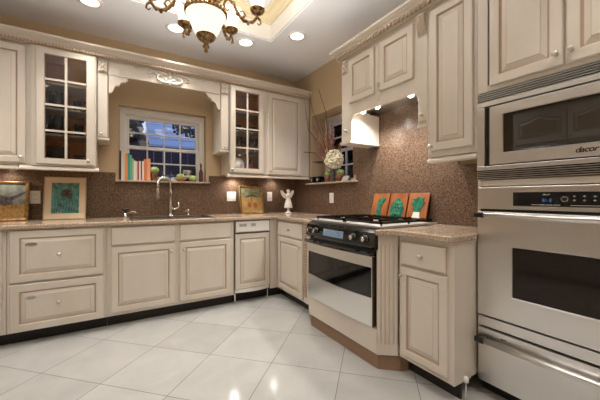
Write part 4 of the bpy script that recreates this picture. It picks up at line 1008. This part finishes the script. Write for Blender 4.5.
# ------------------------------------------------------------------ chandelier
CHX, CHY = -1.737, -1.983
t = thing('chandelier', (CHX, CHY, 1.89), 'antique brass six-arm chandelier with frosted bell shades and central bowl', 'chandelier')
top = ZC + .26
MB().lathe([(.065, 0), (.068, -.008), (.055, -.02), (.03, -.03), (.008, -.05)], (CHX, CHY, top - .001), 2, 24).build('ceiling_canopy', 'brass', t)
mb = MB()
nl = 16
for k in range(nl):
    z = top - .05 - k * .031; r = .010
    ring = [(CHX + (r * cos(u) if k % 2 else 0), CHY + (0 if k % 2 else r * cos(u)), z - .016 + .019 * sin(u)) for u in [2 * PI * j / 12 for j in range(13)]]
    mb.tube(ring, .0028, 6)
mb.build('chain', 'brass', t)
zt = top - .05 - nl * .031
MB().lathe([(.006, zt - 2.0), (.012, 2.38 - 2.0), (.028, 2.37 - 2.0), (.016, 2.35 - 2.0), (.012, 2.31 - 2.0), (.034, 2.28 - 2.0), (.040, 2.25 - 2.0), (.020, 2.225 - 2.0), (.016, 2.20 - 2.0), (.046, 2.185 - 2.0), (.060, 2.165 - 2.0), (.058, 2.145 - 2.0), (.03, 2.135 - 2.0), (.012, 2.13 - 2.0), (.010, 1.97 - 2.0)], (CHX, CHY, 2.0), 2, 20).build('stem', 'brass', t)
# three-rod bowl holder ring
mb = MB().tube([(CHX + .105 * cos(u), CHY + .105 * sin(u), 2.083) for u in [2 * PI * k / 36 for k in range(37)]], .006, 6)
for k in range(3):
    u = 2 * PI * k / 3 + .5
    mb.tube([(CHX + .058 * cos(u), CHY + .058 * sin(u), 2.15), (CHX + .09 * cos(u), CHY + .09 * sin(u), 2.135), (CHX + .104 * cos(u), CHY + .104 * sin(u), 2.088)], .004, 6)
for k in range(30):
    u = 2 * PI * k / 30; mb.ball((CHX + .105 * cos(u), CHY + .105 * sin(u), 2.092), .008, 6, 4, 0, (1, 1, 1.5))
mb.build('bowl_ring', 'brass', t)
MB().lathe([(.020, 1.958), (.046, 1.962), (.058, 1.980), (.070, 2.005), (.082, 2.035), (.093, 2.058), (.101, 2.070), (.103, 2.076), (.099, 2.077), (.090, 2.06), (.066, 2.005), (.048, 1.98), (.02, 1.965)], (CHX, CHY, 0), 2, 32, cap=(False, False)).build('glass_bowl', 'bowl', t)
MB().lathe([(.050, 1.974), (.052, 1.966), (.040, 1.948), (.024, 1.938), (.014, 1.930), (.010, 1.925), (.016, 1.916), (.018, 1.908), (.008, 1.900), (.006, 1.896), (.011, 1.890), (.008, 1.882), (.001, 1.876)], (CHX, CHY, 0), 2, 20).build('finial', 'brass', t)
fwd = math.radians(90 - 31.3)     # heading from the camera
for k in range(6):
    th = fwd - math.radians(16 + 60 * k)
    def L(r, z, s=0): return (CHX + r * cos(th) - s * sin(th), CHY + r * sin(th) + s * cos(th), z)
    arm = MB()
    pr = [(.056, 2.150), (.085, 2.185), (.115, 2.190), (.145, 2.160), (.165, 2.115), (.19, 2.085), (.222, 2.072), (.252, 2.082), (.268, 2.105), (.272, 2.128)]
    fine = []
    for i in range(len(pr) - 1):
        for q in range(3):
            u = q / 3; fine.append((pr[i][0] + (pr[i + 1][0] - pr[i][0]) * u, pr[i][1] + (pr[i + 1][1] - pr[i][1]) * u))
    fine.append(pr[-1])
    arm.tube([L(*p) for p in fine], [.0085] * (len(fine) - 6) + [.0075] * 6, 8)
    arm.tube([L(.12, 2.19), L(.10, 2.175), L(.092, 2.15), L(.100, 2.125), L(.115, 2.122), L(.120, 2.135)], [.007, .007, .007, .006, .005, .003], 8)
    arm.tube([L(.19, 2.086), L(.205, 2.11), L(.195, 2.13), L(.180, 2.128), L(.178, 2.118)], [.006, .006, .005, .004, .003], 8)
    arm.tube([L(.270, 2.11), L(.287, 2.095), L(.292, 2.075), L(.28, 2.066), L(.272, 2.075)], [.006, .006, .005, .004, .003], 8)
    for (r, z, q) in ((.165, 2.112, .012), (.222, 2.066, .010), (.145, 2.165, .011), (.20, 2.078, .011), (.245, 2.076, .010)): arm.ball(L(r, z), q, 8, 5)
    ao = arm.build('arm', 'brass', t)
    cx, cy, _ = L(.272, 0)
    MB().lathe([(.010, 2.120), (.022, 2.126), (.036, 2.136), (.041, 2.146), (.041, 2.151), (.030, 2.156), (.012, 2.158)], (cx, cy, 0), 2, 20).build('shade_cup', 'brass', ao)
    MB().lathe([(.028, 2.1565), (.034, 2.17), (.038, 2.20), (.044, 2.225), (.055, 2.245), (.070, 2.258), (.067, 2.260), (.052, 2.249), (.041, 2.227), (.035, 2.20), (.031, 2.17), (.025, 2.159)], (cx, cy, 0), 2, 24, cap=(False, False)).build('bell_shade', 'shade', ao)
    lamp('shade_bulb', 'POINT', (cx, cy, 2.242), 6.5, .012)
lamp('bowl_bulb', 'POINT', (CHX, CHY, 2.045), 3, .02)

# ------------------------------------------------------------------ cabinets on the left wall (mirrored in the microwave glass)
def arch_door(F, parent, a0, a1, b0, b1, c, knob):
    mb = MB(F); t_ = .02; w = .06
    mb.box(a0, a1, b0, b1, c, c + t_)
    def outline(i, dz):
        x0, x1, y0, y1 = a0 + w + i, a1 - w - i, b0 + w + .03 + i, b1 - w + .01 - i
        pts = [(x0, y0), (x1, y0), (x1, y1 - .06)]
        for k in range(0, 13):
            u = k / 12; xx = x1 - (x1 - x0) * u
            pts.append((xx, y1 - .06 + .06 * math.exp(-((u - .5) / .22) ** 2)))
        pts.append((x0, y1 - .06))
        return [(p, q, c + dz) for p, q in pts]
    mb.loft([outline(-.006, t_ + .0005), outline(.016, t_ + .001)], 1, cap=(False, False))
    mb.loft([outline(.012, t_ + .001), outline(.036, t_ + .010), outline(.04, t_ + .010)], ms=[0, 1], cap=(False, True))
    d = mb.build('door', ['cream', 'glaze'], parent); add_knob(F, d, *knob, c + t_)
t = thing('wall_cabinet', Lf(-2.085, 1.82, .3), 'cream two-door cabinet with arched panels mirrored in the microwave glass', 'cabinet')
MB(Lf).box(-2.715, -1.455, 1.82, 2.33, .002, .60).build('carcass', 'cream', t)
arch_door(Lf, t, -2.078, -1.476, 1.86, 2.285, .60, (-2.05, 1.90)); arch_door(Lf, t, -2.694, -2.092, 1.86, 2.285, .60, (-2.12, 1.90))
t = thing('refrigerator', Lf(-2.085, 0, .3), 'large stainless refrigerator beneath the arched cabinet opposite the ovens', 'refrigerator')
MB(Lf).box(-2.70, -1.47, .02, 1.81, .01, .60).build('body', 'steeld', t)
for a0, a1 in ((-2.695, -2.09), (-2.08, -1.475)):
    d = bevel(MB(Lf).box(a0, a1, .06, 1.805, .601, .635).build('door', 'steel', t), .006)
    x = -2.13 if a0 < -2.5 else -2.04
    MB(Lf).tube([(x, .7, .636), (x, .72, .675), (x, 1.5, .675), (x, 1.52, .636)], .012, 10).build('handle', 'chrome', d)
MB(Lf).box(-2.695, -1.475, 0, .055, .02, .58).build('toe_kick', 'toe', t)

# ------------------------------------------------------------------ outside the windows
struct(MB().box(-9, 9, .45, 9, -.3, -.02).build('ground', 'ground'), 'dark ground outside')
t = thing('neighbour_house', (-.6, 4.6, 0), 'blue-lit house wall of lap siding seen through the upper sash', 'house')
mb = MB()
for k in range(26): mb.prism([(4.60 - .018, .02 + k * .17), (4.60, .02 + k * .17 + .172), (4.66, .02 + k * .17 + .172), (4.66, .02 + k * .17)], -1.55, 6.0, 0)
mb.build('siding_wall', 'siding', t)
t = thing('wooden_fence', (-1, 2.6, 0), 'dark board fence behind the lower window sash', 'fence')
mb = MB()
for k in range(44): mb.box(-4.6 + k * .152, -4.6 + k * .152 + .146, 2.6, 2.62, -.02, 2.06)
mb.build('boards', 'fence', t)
MB().box(-4.6, 2.0, 2.56, 2.599, .4, .5).box(-4.6, 2.0, 2.56, 2.599, 1.6, 1.7).build('rails', 'fence', t)
t = thing('tree', (-2.15, 3.5, 0), 'dark tree outside on the left of the sink window', 'tree')
MB().tube([(-2.15, 3.5, -.02), (-2.12, 3.5, 1.2), (-2.1, 3.5, 2.2)], [.12, .09, .06], 8).build('trunk', 'foliage', t)
mb = MB()
for k in range(140):
    c = Vector((random.gauss(-2.05, .25), random.gauss(3.5, .25), random.uniform(1.6, 3.3)))
    if c.x > -1.72: continue
    mb.ball(tuple(c), random.uniform(.09, .18), 6, 4)
mb.build('crown', 'foliage', t)
t = thing('shrub', (-.45, 3.3, 0), 'leafy branch dark against the blue siding at the upper right of the sink window', 'shrub')
MB().tube([(-.40, 3.3, -.02), (-.45, 3.3, 1.5), (-.65, 3.3, 2.5)], [.06, .05, .02], 8).build('trunk', 'foliage', t)
mb = MB()
for k in range(150):
    a = random.uniform(0, 2 * PI); r = random.random() ** .5
    c = Vector((-.78 + .34 * r * cos(a), 3.3 + random.uniform(-.2, .2), 2.66 + .26 * r * sin(a)))
    mb.ball(tuple(c), random.uniform(.022, .05), 5, 3)
mb.build('crown', 'foliage', t)

# ------------------------------------------------------------------ world, camera, view
w = bpy.data.worlds.new('dusk'); S.world = w; w.use_nodes = True
bgd = w.node_tree.nodes['Background']; bgd.inputs['Color'].default_value = (.40, .53, .95, 1); bgd.inputs['Strength'].default_value = .85
cam = bpy.data.cameras.new('camera'); co = bpy.data.objects.new('camera', cam); COL.objects.link(co)
cam.sensor_width = 36; cam.lens = 18; cam.shift_y = -.005; cam.clip_start = .02
co.location = (-2.14, -3.61, 1.11); co.rotation_euler = (PI / 2, 0, -math.radians(31.3))
S.camera = co
S.view_settings.view_transform = 'Standard'; S.view_settings.look = 'None'; S.view_settings.gamma = 1; S.view_settings.use_curve_mapping = False
S.view_settings.exposure = 0.85
